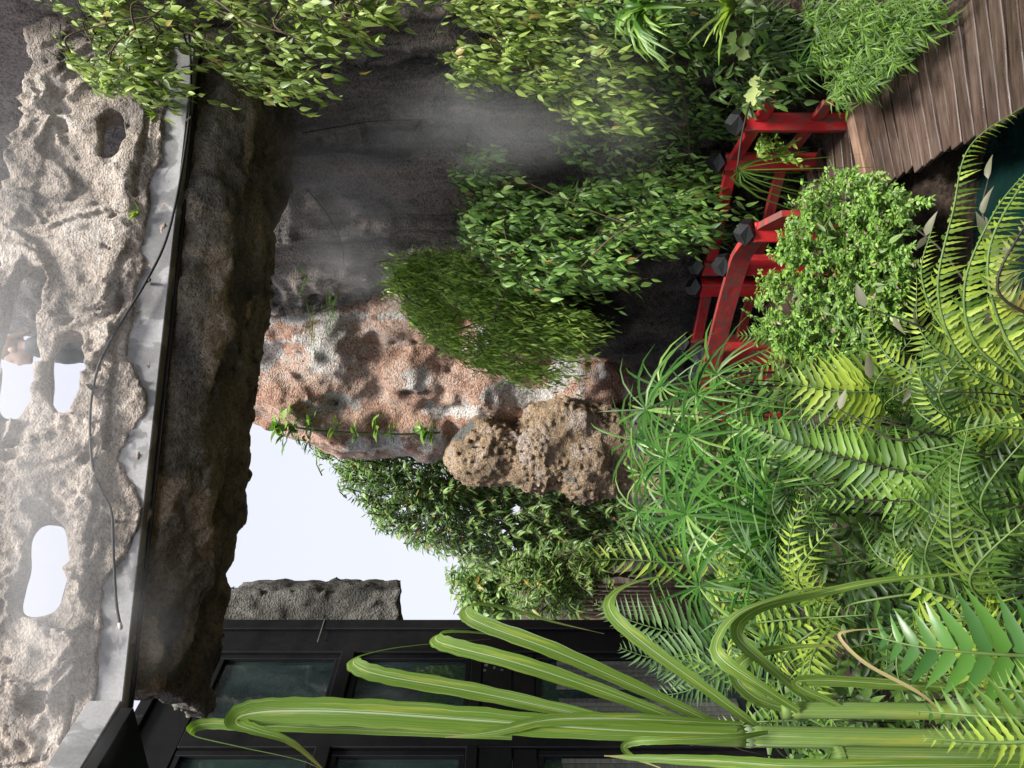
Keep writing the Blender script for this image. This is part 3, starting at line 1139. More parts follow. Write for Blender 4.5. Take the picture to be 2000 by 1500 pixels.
# ------------------------------------------------------------------ foliage materials
def leaf_mat(name, dark, light, trans=.35, rough=.42, spec=.35, odd=None, tcol=None):
    m, nt, out = nodes_of(name)
    at = N(nt, "ShaderNodeAttribute", attribute_name="rnd")
    oi = N(nt, "ShaderNodeObjectInfo")
    ad = N(nt, "ShaderNodeMath", operation='ADD')
    nt.links.new(at.outputs["Fac"], ad.inputs[0]); nt.links.new(oi.outputs["Random"], ad.inputs[1])
    fr = N(nt, "ShaderNodeMath", operation='FRACT')
    nt.links.new(ad.outputs[0], fr.inputs[0])
    mid = [(a + b) / 2 for a, b in zip(dark, light)]
    stops = [(0.0, dark), (.5, mid), (.9, light)]
    if odd: stops += [(.965, light), (.98, odd)]
    c = ramp(nt, stops, fr.outputs[0]).outputs[0]
    b = N(nt, "ShaderNodeBsdfPrincipled")
    nt.links.new(c, b.inputs["Base Color"])
    b.inputs["Roughness"].default_value = rough
    b.inputs["Specular IOR Level"].default_value = spec
    t = N(nt, "ShaderNodeBsdfTranslucent")
    tc = mixc(nt, 1, c, tcol or (1.35, 1.5, .6), 'MULTIPLY')
    nt.links.new(tc, t.inputs[0])
    mx = N(nt, "ShaderNodeMixShader")
    mx.inputs[0].default_value = trans
    nt.links.new(b.outputs[0], mx.inputs[1]); nt.links.new(t.outputs[0], mx.inputs[2])
    nt.links.new(mx.outputs[0], out.inputs[0])
    return m


M["vine_bright"] = leaf_mat("vine_leaf_bright", (.08, .15, .022), (.40, .53, .12), .33, .42, .4, odd=(.40, .30, .08))
M["vine"] = leaf_mat("vine_leaf", (.035, .10, .02), (.25, .43, .09), .3, .4, .4, odd=(.30, .22, .06))
M["vine_fine"] = leaf_mat("fine_vine_leaf", (.09, .21, .025), (.48, .66, .12), .35, .42)
M["tree"] = leaf_mat("tree_leaf", (.022, .06, .015), (.20, .33, .085), .28, .38, .4, odd=(.30, .16, .05))
M["tree_pale"] = leaf_mat("pale_tree_leaf", (.05, .12, .03), (.24, .36, .09), .35, .4, .4, odd=(.4, .3, .06))
M["fern"] = leaf_mat("fern_leaf", (.02, .065, .009), (.15, .27, .038), .3, .48)
M["fern_yellow"] = leaf_mat("yellow_fern_leaf", (.05, .11, .012), (.30, .40, .05), .33, .48)
M["fern_shade"] = leaf_mat("shaded_fern_leaf", (.008, .028, .004), (.065, .14, .02), .3, .45)  # darker copy of the fern leaf, shade of the gaps painted in
M["fern_dark"] = leaf_mat("dark_fern_leaf", (.03, .10, .02), (.08, .20, .03), .3, .35, .5)
M["fern_grey"] = leaf_mat("grey_fern_leaf", (.028, .075, .024), (.12, .22, .07), .3, .45)
M["fern_olive"] = leaf_mat("olive_fern_leaf", (.06, .09, .02), (.2, .24, .06), .3, .5)
M["papyrus"] = leaf_mat("papyrus_leaf", (.008, .04, .006), (.06, .165, .022), .2, .55, .1)
M["grass"] = leaf_mat("grass_leaf", (.05, .13, .02), (.2, .34, .06), .35, .4, .45)
M["bush"] = leaf_mat("bush_leaf", (.03, .10, .012), (.25, .42, .07), .33, .42, .4, odd=(.35, .2, .2))
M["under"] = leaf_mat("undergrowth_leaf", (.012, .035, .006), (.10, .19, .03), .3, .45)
M["creeper"] = leaf_mat("creeper_leaf", (.08, .13, .04), (.20, .30, .10), .3, .45)
M["succulent"] = leaf_mat("succulent_leaf", (.07, .17, .03), (.22, .36, .07), .25, .3, .5)
M["yellow_leaf"] = leaf_mat("yellow_dead_leaf", (.50, .36, .10), (.62, .50, .18), .3, .5, tcol=(1.1, 1, .6))
M["mottled"] = leaf_mat("mottled_grey_leaf", (.05, .055, .03), (.13, .13, .08), .2, .5)
M["variegated"] = leaf_mat("variegated_leaf", (.22, .34, .08), (.50, .58, .22), .35, .4)
M["stem"] = flat_mat("green_stem", (.09, .15, .04), .5)
M["stem_dark"] = flat_mat("dark_stem", (.025, .022, .014), .6)
M["stem_straw"] = flat_mat("straw_stem", (.30, .27, .10), .6)
M["bark"] = flat_mat("tree_bark", (.10, .075, .05), .85)


def cane_mat(name, dark, light, rib):
    m, nt, out = nodes_of(name)
    uv = N(nt, "ShaderNodeUVMap", uv_map="UVMap")
    sp = N(nt, "ShaderNodeSeparateXYZ")
    nt.links.new(uv.outputs[0], sp.inputs[0])
    mp = N(nt, "ShaderNodeMapping")
    mp.inputs["Scale"].default_value = (52, 1.2, 1)
    nt.links.new(uv.outputs[0], mp.inputs[0])
    n1 = noise_tex(nt, mp.outputs[0], 1.0, 3, .6)
    oi = N(nt, "ShaderNodeObjectInfo")
    c = ramp(nt, ((.3, dark), (.7, light)), n1.outputs[0]).outputs[0]
    mp2 = N(nt, "ShaderNodeMapping")
    mp2.inputs["Scale"].default_value = (3, 5, 1)
    nt.links.new(uv.outputs[0], mp2.inputs[0])
    n2 = noise_tex(nt, mp2.outputs[0], 1.0, 4, .6)
    mp3 = N(nt, "ShaderNodeMapping")
    mp3.inputs["Scale"].default_value = (22, 2.6, 1)
    nt.links.new(uv.outputs[0], mp3.inputs[0])
    ov = N(nt, "ShaderNodeVectorMath", operation='SCALE')
    ov.inputs[0].default_value = (3.1, 17, 5)
    nt.links.new(oi.outputs["Random"], ov.inputs["Scale"])
    nt.links.new(ov.outputs[0], mp3.inputs["Location"])
    yl = ramp(nt, ((.52, 0.0), (.68, .6)), n2.outputs[0]).outputs[0]
    c = mixc(nt, yl, c, (.34, .36, .05))
    # brown withered tip and spots
    tp = N(nt, "ShaderNodeMath", operation='MULTIPLY_ADD')
    nt.links.new(n2.outputs[0], tp.inputs[0]); tp.inputs[1].default_value = .35
    nt.links.new(sp.outputs[1], tp.inputs[2])
    tq = N(nt, "ShaderNodeMapRange")
    tq.inputs[1].default_value = 1.04; tq.inputs[2].default_value = 1.16; tq.inputs[3].default_value = 0.0; tq.inputs[4].default_value = .85
    nt.links.new(tp.outputs[0], tq.inputs[0])
    c = mixc(nt, tq.outputs[0], c, (.26, .19, .08))
    mp4 = N(nt, "ShaderNodeMapping")
    mp4.inputs["Scale"].default_value = (9, 60, 1)
    nt.links.new(uv.outputs[0], mp4.inputs[0])
    n4 = noise_tex(nt, mp4.outputs[0], 1.0, 3, .6)
    c = mixc(nt, ramp(nt, ((.66, 0.0), (.72, .7)), n4.outputs[0]).outputs[0], c, (.20, .17, .06))
    ab = N(nt, "ShaderNodeMath", operation='SUBTRACT')
    nt.links.new(sp.outputs[0], ab.inputs[0]); ab.inputs[1].default_value = .5
    a2 = N(nt, "ShaderNodeMath", operation='ABSOLUTE')
    nt.links.new(ab.outputs[0], a2.inputs[0])
    rr = ramp(nt, ((.010, .6), (.03, 0.0)), a2.outputs[0]).outputs[0]
    bl = noise_tex(nt, mp3.outputs[0], 1.0, 5, .65)
    wf = ramp(nt, ((.56, 0.0), (.66, .65)), bl.outputs[0]).outputs[0]
    c = mixc(nt, wf, c, (.42, .50, .36))  # whitish patches: pale bloom, with sky sheen painted into the blade colour
    c = mixc(nt, rr, c, rib)
    b = N(nt, "ShaderNodeBsdfPrincipled")
    nt.links.new(c, b.inputs["Base Color"])
    b.inputs["Roughness"].default_value = .5
    b.inputs["Specular IOR Level"].default_value = .25
    nt.links.new(bump(nt, n1.outputs[0], .25, .002), b.inputs["Normal"])
    t = N(nt, "ShaderNodeBsdfTranslucent")
    nt.links.new(mixc(nt, 1, c, (1.3, 1.5, .5), 'MULTIPLY'), t.inputs[0])
    mx = N(nt, "ShaderNodeMixShader")
    mx.inputs[0].default_value = .3
    nt.links.new(b.outputs[0], mx.inputs[1]); nt.links.new(t.outputs[0], mx.inputs[2])
    nt.links.new(mx.outputs[0], out.inputs[0])
    return m


M["cane"] = cane_mat("cane_leaf", (.07, .14, .016), (.14, .235, .03), (.55, .62, .45))
M["cane_dry"] = cane_mat("dry_cane_leaf", (.28, .20, .09), (.42, .33, .17), (.5, .42, .25))
M["cane_stem"] = cane_mat("cane_sheath", (.09, .17, .03), (.24, .34, .10), (.30, .40, .16))

# ------------------------------------------------------------------ foliage geometry


def leaf_tpl(width=.3, n=4, fold=.12, curl=.25, wide=.38, tooth=0.0, wave=0.0, pw=1.15):
    """leaf of unit length along +X, blade in XY, folded along the midrib"""
    V, Fc = [], []
    for i in range(n + 1):
        x = i / n
        if x < wide:
            w = math.sin(x / wide * math.pi / 2) ** .8
        else:
            w = max(0.0, math.cos((x - wide) / (1 - wide) * math.pi / 2)) ** pw
        w *= width / 2
        if tooth and 0 < i < n: w *= 1 + tooth * (1 if i % 2 else -1)
        z = -curl * x * x
        zw = wave * math.sin(i * 2.1)
        if i == 0 or i == n:
            V.append((x, 0, z))
        else:
            V += [(x, w, z + fold * w * 2 + zw), (x, 0, z), (x, -w, z + fold * w * 2 - zw)]
    def row(i):
        return 1 + (i - 1) * 3
    Fc += [(0, row(1) + 1, row(1)), (0, row(1) + 2, row(1) + 1)]
    for i in range(1, n - 1):
        a, b = row(i), row(i + 1)
        Fc += [(a, a + 1, b + 1, b), (a + 1, a + 2, b + 2, b + 1)]
    e = len(V) - 1
    a = row(n - 1)
    Fc += [(a, a + 1, e), (a + 1, a + 2, e)]
    return np.array(V, dtype=np.float32), Fc


def unit(a):
    return a / np.maximum(np.linalg.norm(a, axis=-1, keepdims=True), 1e-9)


class Leaves:
    def __init__(self):
        self.o, self.x, self.z, self.s, self.w = [], [], [], [], []

    def add(self, o, x, z, s, w=1.0):
        self.o.append(tuple(o)); self.x.append(tuple(x)); self.z.append(tuple(z)); self.s.append(s); self.w.append(w)

    def emit(self, parent, mat, tpls, max_parts=300, name="leaf"):
        o, x, z = np.array(self.o), unit(np.array(self.x, dtype=float)), np.array(self.z, dtype=float)
        s, w = np.array(self.s), np.array(self.w)
        y = unit(np.cross(z, x))
        z = np.cross(x, y)
        u = o[:, 0] / np.maximum(o[:, 1], .1) * FPX + 750
        v = 1000 - (o[:, 2] - CAM.z) / np.maximum(o[:, 1], .1) * FPX
        vis = (u > 0) & (u < 1500) & (v > 0) & (v < 2000)
        size = s / np.maximum(o[:, 1], .2) * vis
        order = np.argsort(-size + RNG.uniform(0, .004, len(s)))
        k = min(max_parts, len(order))
        meshes = []
        for (tv, tf) in tpls:
            me = new_mesh(name, tv, tf, True)
            me.materials.append(mat)
            meshes.append(me)
        inv = None
        for j, i in enumerate(order[:k]):
            ob = bpy.data.objects.new(name, meshes[j % len(meshes)])
            COL.objects.link(ob)
            if inv is None:
                set_parent(ob, parent); inv = ob.matrix_parent_inverse.copy()
            else:
                ob.parent = parent; ob.matrix_parent_inverse = inv
            X, Y, Z = x[i] * s[i], y[i] * s[i] * w[i], z[i] * s[i]
            ob.matrix_basis = Matrix(((X[0], Y[0], Z[0], o[i, 0]), (X[1], Y[1], Z[1], o[i, 1]), (X[2], Y[2], Z[2], o[i, 2]), (0, 0, 0, 1)))
        rest = order[k:]
        if len(rest):
            VV, FF, rr, base = [], [], [], 0
            for t, (tv, tf) in enumerate(tpls):
                ids = rest[t::len(tpls)]
                if not len(ids): continue
                P_ = (o[ids][:, None, :] + tv[None, :, 0:1] * (x[ids] * s[ids, None])[:, None, :]
                      + tv[None, :, 1:2] * (y[ids] * (s * w)[ids, None])[:, None, :] + tv[None, :, 2:3] * (z[ids] * s[ids, None])[:, None, :])
                nv = len(tv)
                VV.append(P_.reshape(-1, 3))
                tfq = np.array([f if len(f) == 4 else (f[0], f[1], f[2], f[2]) for f in tf])
                fq = (tfq[None] + (np.arange(len(ids)) * nv)[:, None, None] + base).reshape(-1, 4)
                FF.append(fq)
                rr.append(np.repeat(RNG.uniform(0, 1, len(ids)), len(tf)))
                base += len(ids) * nv
            VV, FF, rr = np.concatenate(VV), np.concatenate(FF), np.concatenate(rr)
            me = bpy.data.meshes.new(name)
            tri = FF[:, 2] == FF[:, 3]
            tot = np.where(tri, 3, 4).astype(np.int32)
            loops = np.concatenate([f[:t] for f, t in zip(FF, tot)]) if False else FF[np.arange(4)[None, :] < tot[:, None]]
            me.vertices.add(len(VV)); me.vertices.foreach_set("co", VV.astype(np.float32).ravel())
            me.loops.add(len(loops)); me.loops.foreach_set("vertex_index", loops.astype(np.int32))
            me.polygons.add(len(FF))
            me.polygons.foreach_set("loop_start", np.concatenate([[0], np.cumsum(tot)[:-1]]).astype(np.int32))
            me.polygons.foreach_set("loop_total", tot)
            me.update(calc_edges=True)
            me.polygons.foreach_set("use_smooth", np.ones(len(FF), dtype=bool))
            face_attr(me, "rnd", rr)
            me.materials.append(mat)
            ob = bpy.data.objects.new("foliage", me)
            COL.objects.link(ob)
            set_parent(ob, parent)
            ob["kind"] = "stuff"


def ribbon(pts, widths, fold=.18, nrm=Vector((0, -1, .4)), cols=4, twist=0.0):
    """strap leaf: V, F, UV along a 3D path with a parallel-transported frame"""
    pts = [Vector(p) for p in pts]
    n = len(pts)
    V, Fc, UV = [], [], []
    nv = Vector(nrm)
    for i in range(n):
        t = (pts[min(i + 1, n - 1)] - pts[max(i - 1, 0)]).normalized()
        nv = nv - t * nv.dot(t)
        if nv.length < 1e-4: nv = t.orthogonal()
        nv.normalize()
        sd = t.cross(nv)
        a = twist * i / (n - 1)
        n2 = nv * math.cos(a) + sd * math.sin(a)
        s2 = t.cross(n2)
        for k in range(cols + 1):
            q = k / cols * 2 - 1
            V.append(pts[i] + s2 * (q * widths[i] / 2) + n2 * (abs(q) ** 1.4 * widths[i] * fold))
            UV.append((k / cols, i / (n - 1)))
    c = cols + 1
    for i in range(n - 1):
        for k in range(cols):
            Fc.append((i * c + k, i * c + k + 1, (i + 1) * c + k + 1, (i + 1) * c + k))
    return V, Fc, UV


def ribbon_obj(name, pts, widths, mat, parent, **kw):
    V, Fc, UV = ribbon(pts, widths, **kw)
    o = mobj(name, V, Fc, mat, parent)
    ul = o.data.uv_layers.new(name="UVMap")
    idx = np.zeros(len(o.data.loops), dtype=np.int32)
    o.data.loops.foreach_get("vertex_index", idx)
    ul.data.foreach_set("uv", np.array(UV, dtype=np.float32)[idx].ravel())
    return o


def rnd(a, b): return random.uniform(a, b)


def rvec(s=1.0): return Vector((random.gauss(0, s), random.gauss(0, s), random.gauss(0, s)))


def in_poly(u, v, poly):
    c = False
    n = len(poly)
    for i in range(n):
        (x1, y1), (x2, y2) = poly[i], poly[(i + 1) % n]
        if (y1 > v) != (y2 > v) and u < (x2 - x1) * (v - y1) / (y2 - y1) + x1:
            c = not c
    return c


def sample(poly, n):
    us, vs = [p[0] for p in poly], [p[1] for p in poly]
    out = []
    while len(out) < n:
        u, v = rnd(min(us), max(us)), rnd(min(vs), max(vs))
        if in_poly(u, v, poly): out.append((u, v))
    return out


def cliff_y(u):
    k = (u - 750) / FPX
    best = 9.0
    for (x1, y1), (x2, y2) in zip(CLIFF[:8], CLIFF[1:9]):
        den = (x2 - x1) - k * (y2 - y1)
        if abs(den) < 1e-6: continue
        t = (k * y1 - x1) / den
        if 0 <= t <= 1:
            best = min(best, y1 + t * (y2 - y1))
    return best


LT_OVATE = [leaf_tpl(.33, 5, .14, .25, .3), leaf_tpl(.27, 5, .22, .5, .3), leaf_tpl(.38, 5, .1, .1, .34, 0, .01), leaf_tpl(.30, 5, .3, .35, .28), leaf_tpl(.34, 5, -.15, -.1, .3)]
LT_LANCE = [leaf_tpl(.21, 4, .12, .3, .3), leaf_tpl(.17, 4, .15, .5, .3), leaf_tpl(.24, 4, .1, .1), leaf_tpl(.2, 4, -.1, -.15)]
LT_SMALL = [leaf_tpl(.5, 3, .1, .2, .45), leaf_tpl(.42, 3, .15, .3, .45)]
LT_GRASS = [leaf_tpl(.075, 5, .2, .35, .25), leaf_tpl(.06, 5, .2, .6, .25)]


def seed_of(s): return sum(map(ord, s)) * .137


def shrub(name, label, cat, poly, n_twigs, depth, leaf_len, mat, tpls, outdir=Vector((-.45, -.8, .1)), twig=(.25, .55), droop=.9, per=10, max_parts=300, group=None, spread=.5, stem=None, sag=.7, thick=.004, clump=55.0, thr=-.16, branches=0):
    pts = [q for q in sample(poly, int(n_twigs * 1.6)) if not clump or pnoise(np.array([[q[0] / clump, q[1] / clump, seed_of(label)]]), 3)[0] > thr][:n_twigs]
    base = P(sum(p[0] for p in poly) / len(poly), max(p[1] for p in poly), depth(*poly[0]) if callable(depth) else depth)
    root = empty(name, base, label, cat, group)
    lv = Leaves()
    SV, SF = [], []
    for (u, v) in pts:
        d = depth(u, v)
        L = rnd(*twig)
        out = (outdir + rvec(spread)).normalized()
        start = P(u, v, d) - out * L * .45 + Vector((0, 0, L * .25))
        path = []
        for i in range(7):
            t = i / 6
            path.append(start + out * (L * t) + Vector((0, 0, -1)) * (L * droop * t * t))
        V_, F_ = tube_data(path, [thick * (1 - .7 * i / 6) for i in range(7)], 3)
        b = len(SV)
        SV += V_; SF += [tuple(k + b for k in f) for f in F_]
        m = max(3, int(per * rnd(.7, 1.3)))
        for j in range(m):
            t = .12 + .88 * (j + rnd(0, .6)) / m
            f = min(5.999, t * 6); i = int(f)
            p = path[i].lerp(path[i + 1], f - i)
            tg = (path[i + 1] - path[i]).normalized()
            side = tg.cross(Vector((0, 0, 1)))
            if side.length < .1: side = Vector((1, 0, 0))
            side = side.normalized() * (1 if j % 2 else -1)
            x = tg * rnd(.2, .8) + side * rnd(.15, .75) + Vector((-.15, 0, -sag * rnd(.4, 1.3))) + rvec(.2)
            z = Vector((0, -.35, .85)) + out * .5 + rvec(.3)
            lv.add(p, x, z, leaf_len * (rnd(.4, 1.0) if random.random() < .35 else rnd(.8, 1.35)), rnd(.75, 1.2))
    o = mobj("twig", SV, SF, stem or M["stem_dark"], root, kind="stuff")
    for k in range(branches):                                   # woody main stems
        a, b = sorted(random.sample(pts, 2), key=lambda q: q[1])
        pa, pb = P(a[0], a[1], depth(*a) + .05), P(b[0], b[1], depth(*b) - .12)
        mm = pa.lerp(pb, .5) + rvec(.06) + Vector((0, -.08, .05))
        tube("stem", catmull([pa, mm, pb], 6), [.008 - .0004 * i for i in range(13)], M["bark"], root, 5)
    lv.emit(root, mat, tpls, max_parts)
    return root


def frond(parent, pts, n_pin, plen, mat, tpl, pdens=1.0, nrm=Vector((0, -.5, .85)), droop=.25, fwd=.25, base_gap=.1, parts=False, rad=.004, taper=1.0, stem=None, name="frond", wpin=1.0, jag=.12):
    """a fern frond: rachis along pts, pinnae on both sides"""
    path = catmull(pts, 8)
    L = [0]
    for a, b in zip(path[:-1], path[1:]): L.append(L[-1] + (b - a).length)
    V_, F_ = tube_data(path, [rad * (1 - .75 * i / (len(path) - 1)) for i in range(len(path))], 5)
    VV, FF, mats = [tuple(v) for v in V_], list(F_), [0] * len(F_)
    rr = [0.5] * len(F_)
    tv, tf = tpl
    fr0 = random.random()
    items = []
    nv0 = Vector(nrm)
    i = 0
    frames = []
    for i in range(len(path)):
        t = (path[min(i + 1, len(path) - 1)] - path[max(i - 1, 0)]).normalized()
        nv0 = nv0 - t * nv0.dot(t)
        if nv0.length < 1e-4: nv0 = t.orthogonal()
        nv0.normalize()
        frames.append((t, nv0.copy(), t.cross(nv0)))
    for k in range(n_pin):
        f = base_gap + (1 - base_gap) * (k + .5) / n_pin
        s_ = f * L[-1]
        i = max(j for j in range(len(L)) if L[j] <= s_)
        i = min(i, len(path) - 2)
        p = path[i].lerp(path[i + 1], (s_ - L[i]) / max(1e-6, L[i + 1] - L[i]))
        t, nn, sd = frames[i]
        g = (k + .5) / n_pin
        ln = plen * (min(1, .55 + g * 2.2) if taper else 1) * (max(0, 1 - g) ** .55 if g > .35 else (1 - .35) ** .55 * (1.0)) * 1.25
        ln = max(ln, plen * .08)
        for sg in (-1, 1):
            l2 = ln * rnd(1 - jag, 1 + jag)
            x = (sd * sg + t * (fwd + .5 * g) - nn * droop * rnd(.4, 1.3) + rvec(.06)).normalized()
            z = nn + rvec(.14)
            items.append((p, x, z, l2))
    if parts:
        fo = mobj(name, VV, FF, stem or M["stem"], parent)
        me = new_mesh("leaflet", tv, tf); me.materials.append(mat)
        inv = None
        for (p, x, z, l) in items:
            y = z.cross(x).normalized(); z = x.cross(y)
            ob = bpy.data.objects.new("leaflet", me)
            COL.objects.link(ob)
            if inv is None:
                set_parent(ob, fo); inv = ob.matrix_parent_inverse.copy()
            else:
                ob.parent = fo; ob.matrix_parent_inverse = inv
            y = y * wpin
            ob.matrix_basis = Matrix(((x.x * l, y.x * l, z.x * l, p.x), (x.y * l, y.y * l, z.y * l, p.y), (x.z * l, y.z * l, z.z * l, p.z), (0, 0, 0, 1)))
        return fo
    for (p, x, z, l) in items:
        y = z.cross(x).normalized(); z = x.cross(y)
        b = len(VV)
        y = y * wpin
        for q in tv:
            w = p + x * (l * float(q[0])) + y * (l * float(q[1])) + z * (l * float(q[2]))
            VV.append((w.x, w.y, w.z))
        FF += [tuple(j + b for j in f) for f in tf]
        mats += [1] * len(tf)
        rr += [(fr0 + rnd(-.12, .12)) % 1.0] * len(tf)
    fo = mobj(name, VV, FF, stem or M["stem"], parent)
    fo.data.materials.append(mat)
    fo.data.polygons.foreach_set("material_index", np.array(mats, dtype=np.int32))
    face_attr(fo.data, "rnd", rr)
    return fo


PT_SWORD = leaf_tpl(.17, 6, .2, .3, .1, .07, .006, 1.5)
PT_NARROW = leaf_tpl(.12, 4, .2, .2, .15)
PT_BROAD = leaf_tpl(.25, 12, .10, .2, .12, .045, .003, 1.3)
PT_TOOTH = leaf_tpl(.16, 8, .18, .25, .1, .2, .005, 1.5)


def pp(*trip):
    return [P(*t) for t in trip]


print("toolkit", round(time.time() - T0, 1))

# ------------------------------------------------------------------ trees beyond the garden
def tree(name, label, base, poly, n, depth, leaf, mat, tpls, cat="tree", limbs=7, trunk_r=.12):
    root = empty(name, base, label, cat)
    us = [p[0] for p in poly]; vs = [p[1] for p in poly]
    cen = P(sum(us) / len(us), sum(vs) / len(vs), (depth[0] + depth[1]) / 2)
    TV, TF = tube_data(catmull([base, base.lerp(cen, .4) + Vector((.15, .1, 0)), cen], 5), [trunk_r * (1 - .06 * i) for i in range(11)], 8)
    mobj("trunk", TV, TF, M["bark"], root)
    tips = sample(poly, n)
    lv = Leaves()
    SV, SF = [], []
    k = 0
    for (u, v) in tips:
        # deeper in the middle, thinner at the edge
        d = rnd(*depth)
        p = P(u, v, d)
        out = (p - cen).normalized() + Vector((0, -.5, .2)) + rvec(.35)
        out.normalize()
        L = leaf * rnd(2.2, 3.6)
        a = p - out * L
        path = [a, a + out * L * .5 + Vector((0, 0, .02)), p + Vector((0, 0, -.04))]
        V_, F_ = tube_data(path, [.012, .008, .003], 3)
        b = len(SV); SV += V_; SF += [tuple(q + b for q in f) for f in F_]
        m = random.randint(7, 11)
        for j in range(m):
            t = .15 + .85 * j / m
            q = a.lerp(p, t)
            side = out.cross(Vector((0, 0, 1))).normalized() * (1 if j % 2 else -1)
            x = out * rnd(.4, .9) + side * rnd(.4, .9) + Vector((0, 0, -rnd(.1, .7))) + rvec(.2)
            lv.add(q, x, Vector((0, -.4, .9)) + rvec(.35), leaf * rnd(.7, 1.25))
        k += 1
    for (u, v) in sample(poly, limbs):
        e = P(u, v, sum(depth) / 2)
        m_ = base.lerp(cen, rnd(.5, .9))
        V_, F_ = tube_data(catmull([m_, m_.lerp(e, .5) + Vector((0, 0, .12)), e], 4), [trunk_r * .4 * (1 - i / 10) for i in range(9)], 5)
        mobj("limb", V_, F_, M["bark"], root)
    o = mobj("twig", SV, SF, M["bark"], root)
    o["kind"] = "stuff"
    lv.emit(root, mat, tpls, 300)
    return root


TREE_A = [(720, 640), (668, 585), (625, 590), (600, 640), (555, 650), (520, 690), (465, 730), (435, 790), (410, 850), (395, 905), (370, 950), (350, 1010), (355, 1100), (400, 1230), (540, 1260), (640, 1240), (560, 1000), (630, 880), (700, 800)]
tree("dark_tree", "big dark green tree with pinnate leaves behind the knobbly rock", P(560, 1700, 11.6) * 1.0, TREE_A, 2400, (9.6, 12.6), .115, M["tree"], LT_OVATE)
TREE_B = [(390, 860), (350, 868), (320, 890), (285, 905), (280, 1010), (330, 1010), (390, 985), (400, 920)]
tree("far_tree", "pale distant tree seen just beside the building corner", P(330, 1500, 15.5), TREE_B, 260, (14.5, 16.5), .17, M["tree_pale"], LT_SMALL, limbs=4, trunk_r=.09)
TREE_C = [(410, 960), (330, 985), (285, 1000), (285, 1140), (360, 1180), (430, 1210), (440, 1060)]
tree("garden_shrub", "light green leafy shrub above the bamboo fence", P(360, 1500, 10.2), TREE_C, 420, (8.6, 10.4), .12, M["tree_pale"], LT_LANCE, "shrub", 4, .05)
print("trees", round(time.time() - T0, 1))

# ------------------------------------------------------------------ vines on the cliff
def dep(off0, off1):
    return lambda u, v: cliff_y(u) - rnd(off0, off1)


shrub("vine", "bright lime vine hanging over the cliff end of the rock parapet", "vine",
      [(1500, 85), (1445, 95), (1385, 130), (1335, 190), (1310, 290), (1330, 350), (1400, 345), (1500, 340)], 185, lambda u, v: rnd(4.5, 4.95), .078, M["vine_bright"], LT_OVATE, Vector((-.6, -.6, .2)), (.22, .42), .8, 9, sag=1.1, branches=7, group="vines on the cliff")
shrub("vine", "lime vine trailing beneath the cliff end of the bridge against dark rock", "vine",
      [(1500, 345), (1410, 355), (1385, 400), (1345, 440), (1310, 520), (1300, 580), (1345, 600), (1390, 560), (1420, 640), (1500, 640)], 160, lambda u, v: rnd(4.55, 5.05), .078, M["vine_bright"], LT_OVATE, Vector((-.6, -.6, .1)), (.2, .45), .9, 8, sag=1.1, branches=7, group="vines on the cliff")
shrub("vine", "small lime vine spray low on the bare dark cliff at the picture edge", "vine",
      [(1500, 640), (1440, 650), (1422, 700), (1450, 735), (1480, 790), (1500, 800)], 18, lambda u, v: rnd(4.8, 5.0), .11, M["vine_bright"], LT_OVATE, Vector((-.6, -.6, .1)), (.18, .35), .9, 7, branches=7, group="vines on the cliff")
shrub("vine", "broad bright vine drape at mid height of the cliff", "vine",
      [(1500, 865), (1430, 870), (1330, 885), (1325, 935), (1375, 985), (1345, 1020), (1290, 1085), (1240, 1190), (1290, 1250), (1400, 1180), (1500, 1130)], 430, lambda u, v: rnd(4.7, 5.35), .075, M["vine_bright"], LT_OVATE, Vector((-.5, -.7, .1)), (.2, .42), .9, 9, sag=1.1, branches=7, group="vines on the cliff")
shrub("vine", "dull olive vine in the mist beside the bright drape", "vine",
      [(1340, 1080), (1250, 1060), (1190, 1090), (1110, 1250), (1100, 1350), (1170, 1430), (1280, 1400), (1400, 1340), (1500, 1330), (1500, 1140)], 340, lambda u, v: min(cliff_y(u), 6.2) - rnd(.1, .6), .075, M["vine"], LT_OVATE, Vector((-.5, -.7, .1)), (.2, .42), .8, 8, branches=7, group="vines on the cliff")
shrub("vine", "large green leafed vine mass hanging above the red bridge", "vine",
      [(1215, 935), (1140, 960), (1110, 1060), (1140, 1190), (1125, 1330), (1070, 1375), (1000, 1330), (985, 1230), (950, 1160), (930, 1060), (960, 960), (1050, 905), (1150, 900)], 1050, lambda u, v: 6.45 - (v - 900) * .0009 - rnd(0, .8), .084, M["vine"], LT_OVATE, Vector((-.4, -.8, .1)), (.25, .5), .8, 11, sag=1.0, spread=.65, branches=7, group="vines on the cliff")
shrub("vine", "fine leafed light green vine cascade over the pink rock", "vine",
      [(1020, 900), (960, 940), (930, 1060), (900, 1130), (830, 1120), (765, 1060), (770, 980), (800, 900), (830, 850), (870, 880), (950, 850)], 950, lambda u, v: 6.9 - rnd(0, .85), .067, M["vine_fine"], LT_LANCE, Vector((-.6, -.7, .0)), (.25, .5), 0.8, 13, sag=.9, spread=.7, stem=M["stem"], thick=.0025, branches=7, group="vines on the cliff")
shrub("vine", "rounded fine leafed vine clump nearest the mossy ledge under the bridge", "vine",
      [(990, 755), (930, 765), (870, 800), (840, 850), (880, 890), (960, 890), (1010, 850)], 420, lambda u, v: 7.2 - rnd(0, .7), .064, M["vine_fine"], LT_LANCE, Vector((-.5, -.8, .1)), (.2, .4), 0.7, 12, sag=.8, spread=.75, stem=M["stem"], thick=.0025, branches=7, group="vines on the cliff")
print("vines", round(time.time() - T0, 1))

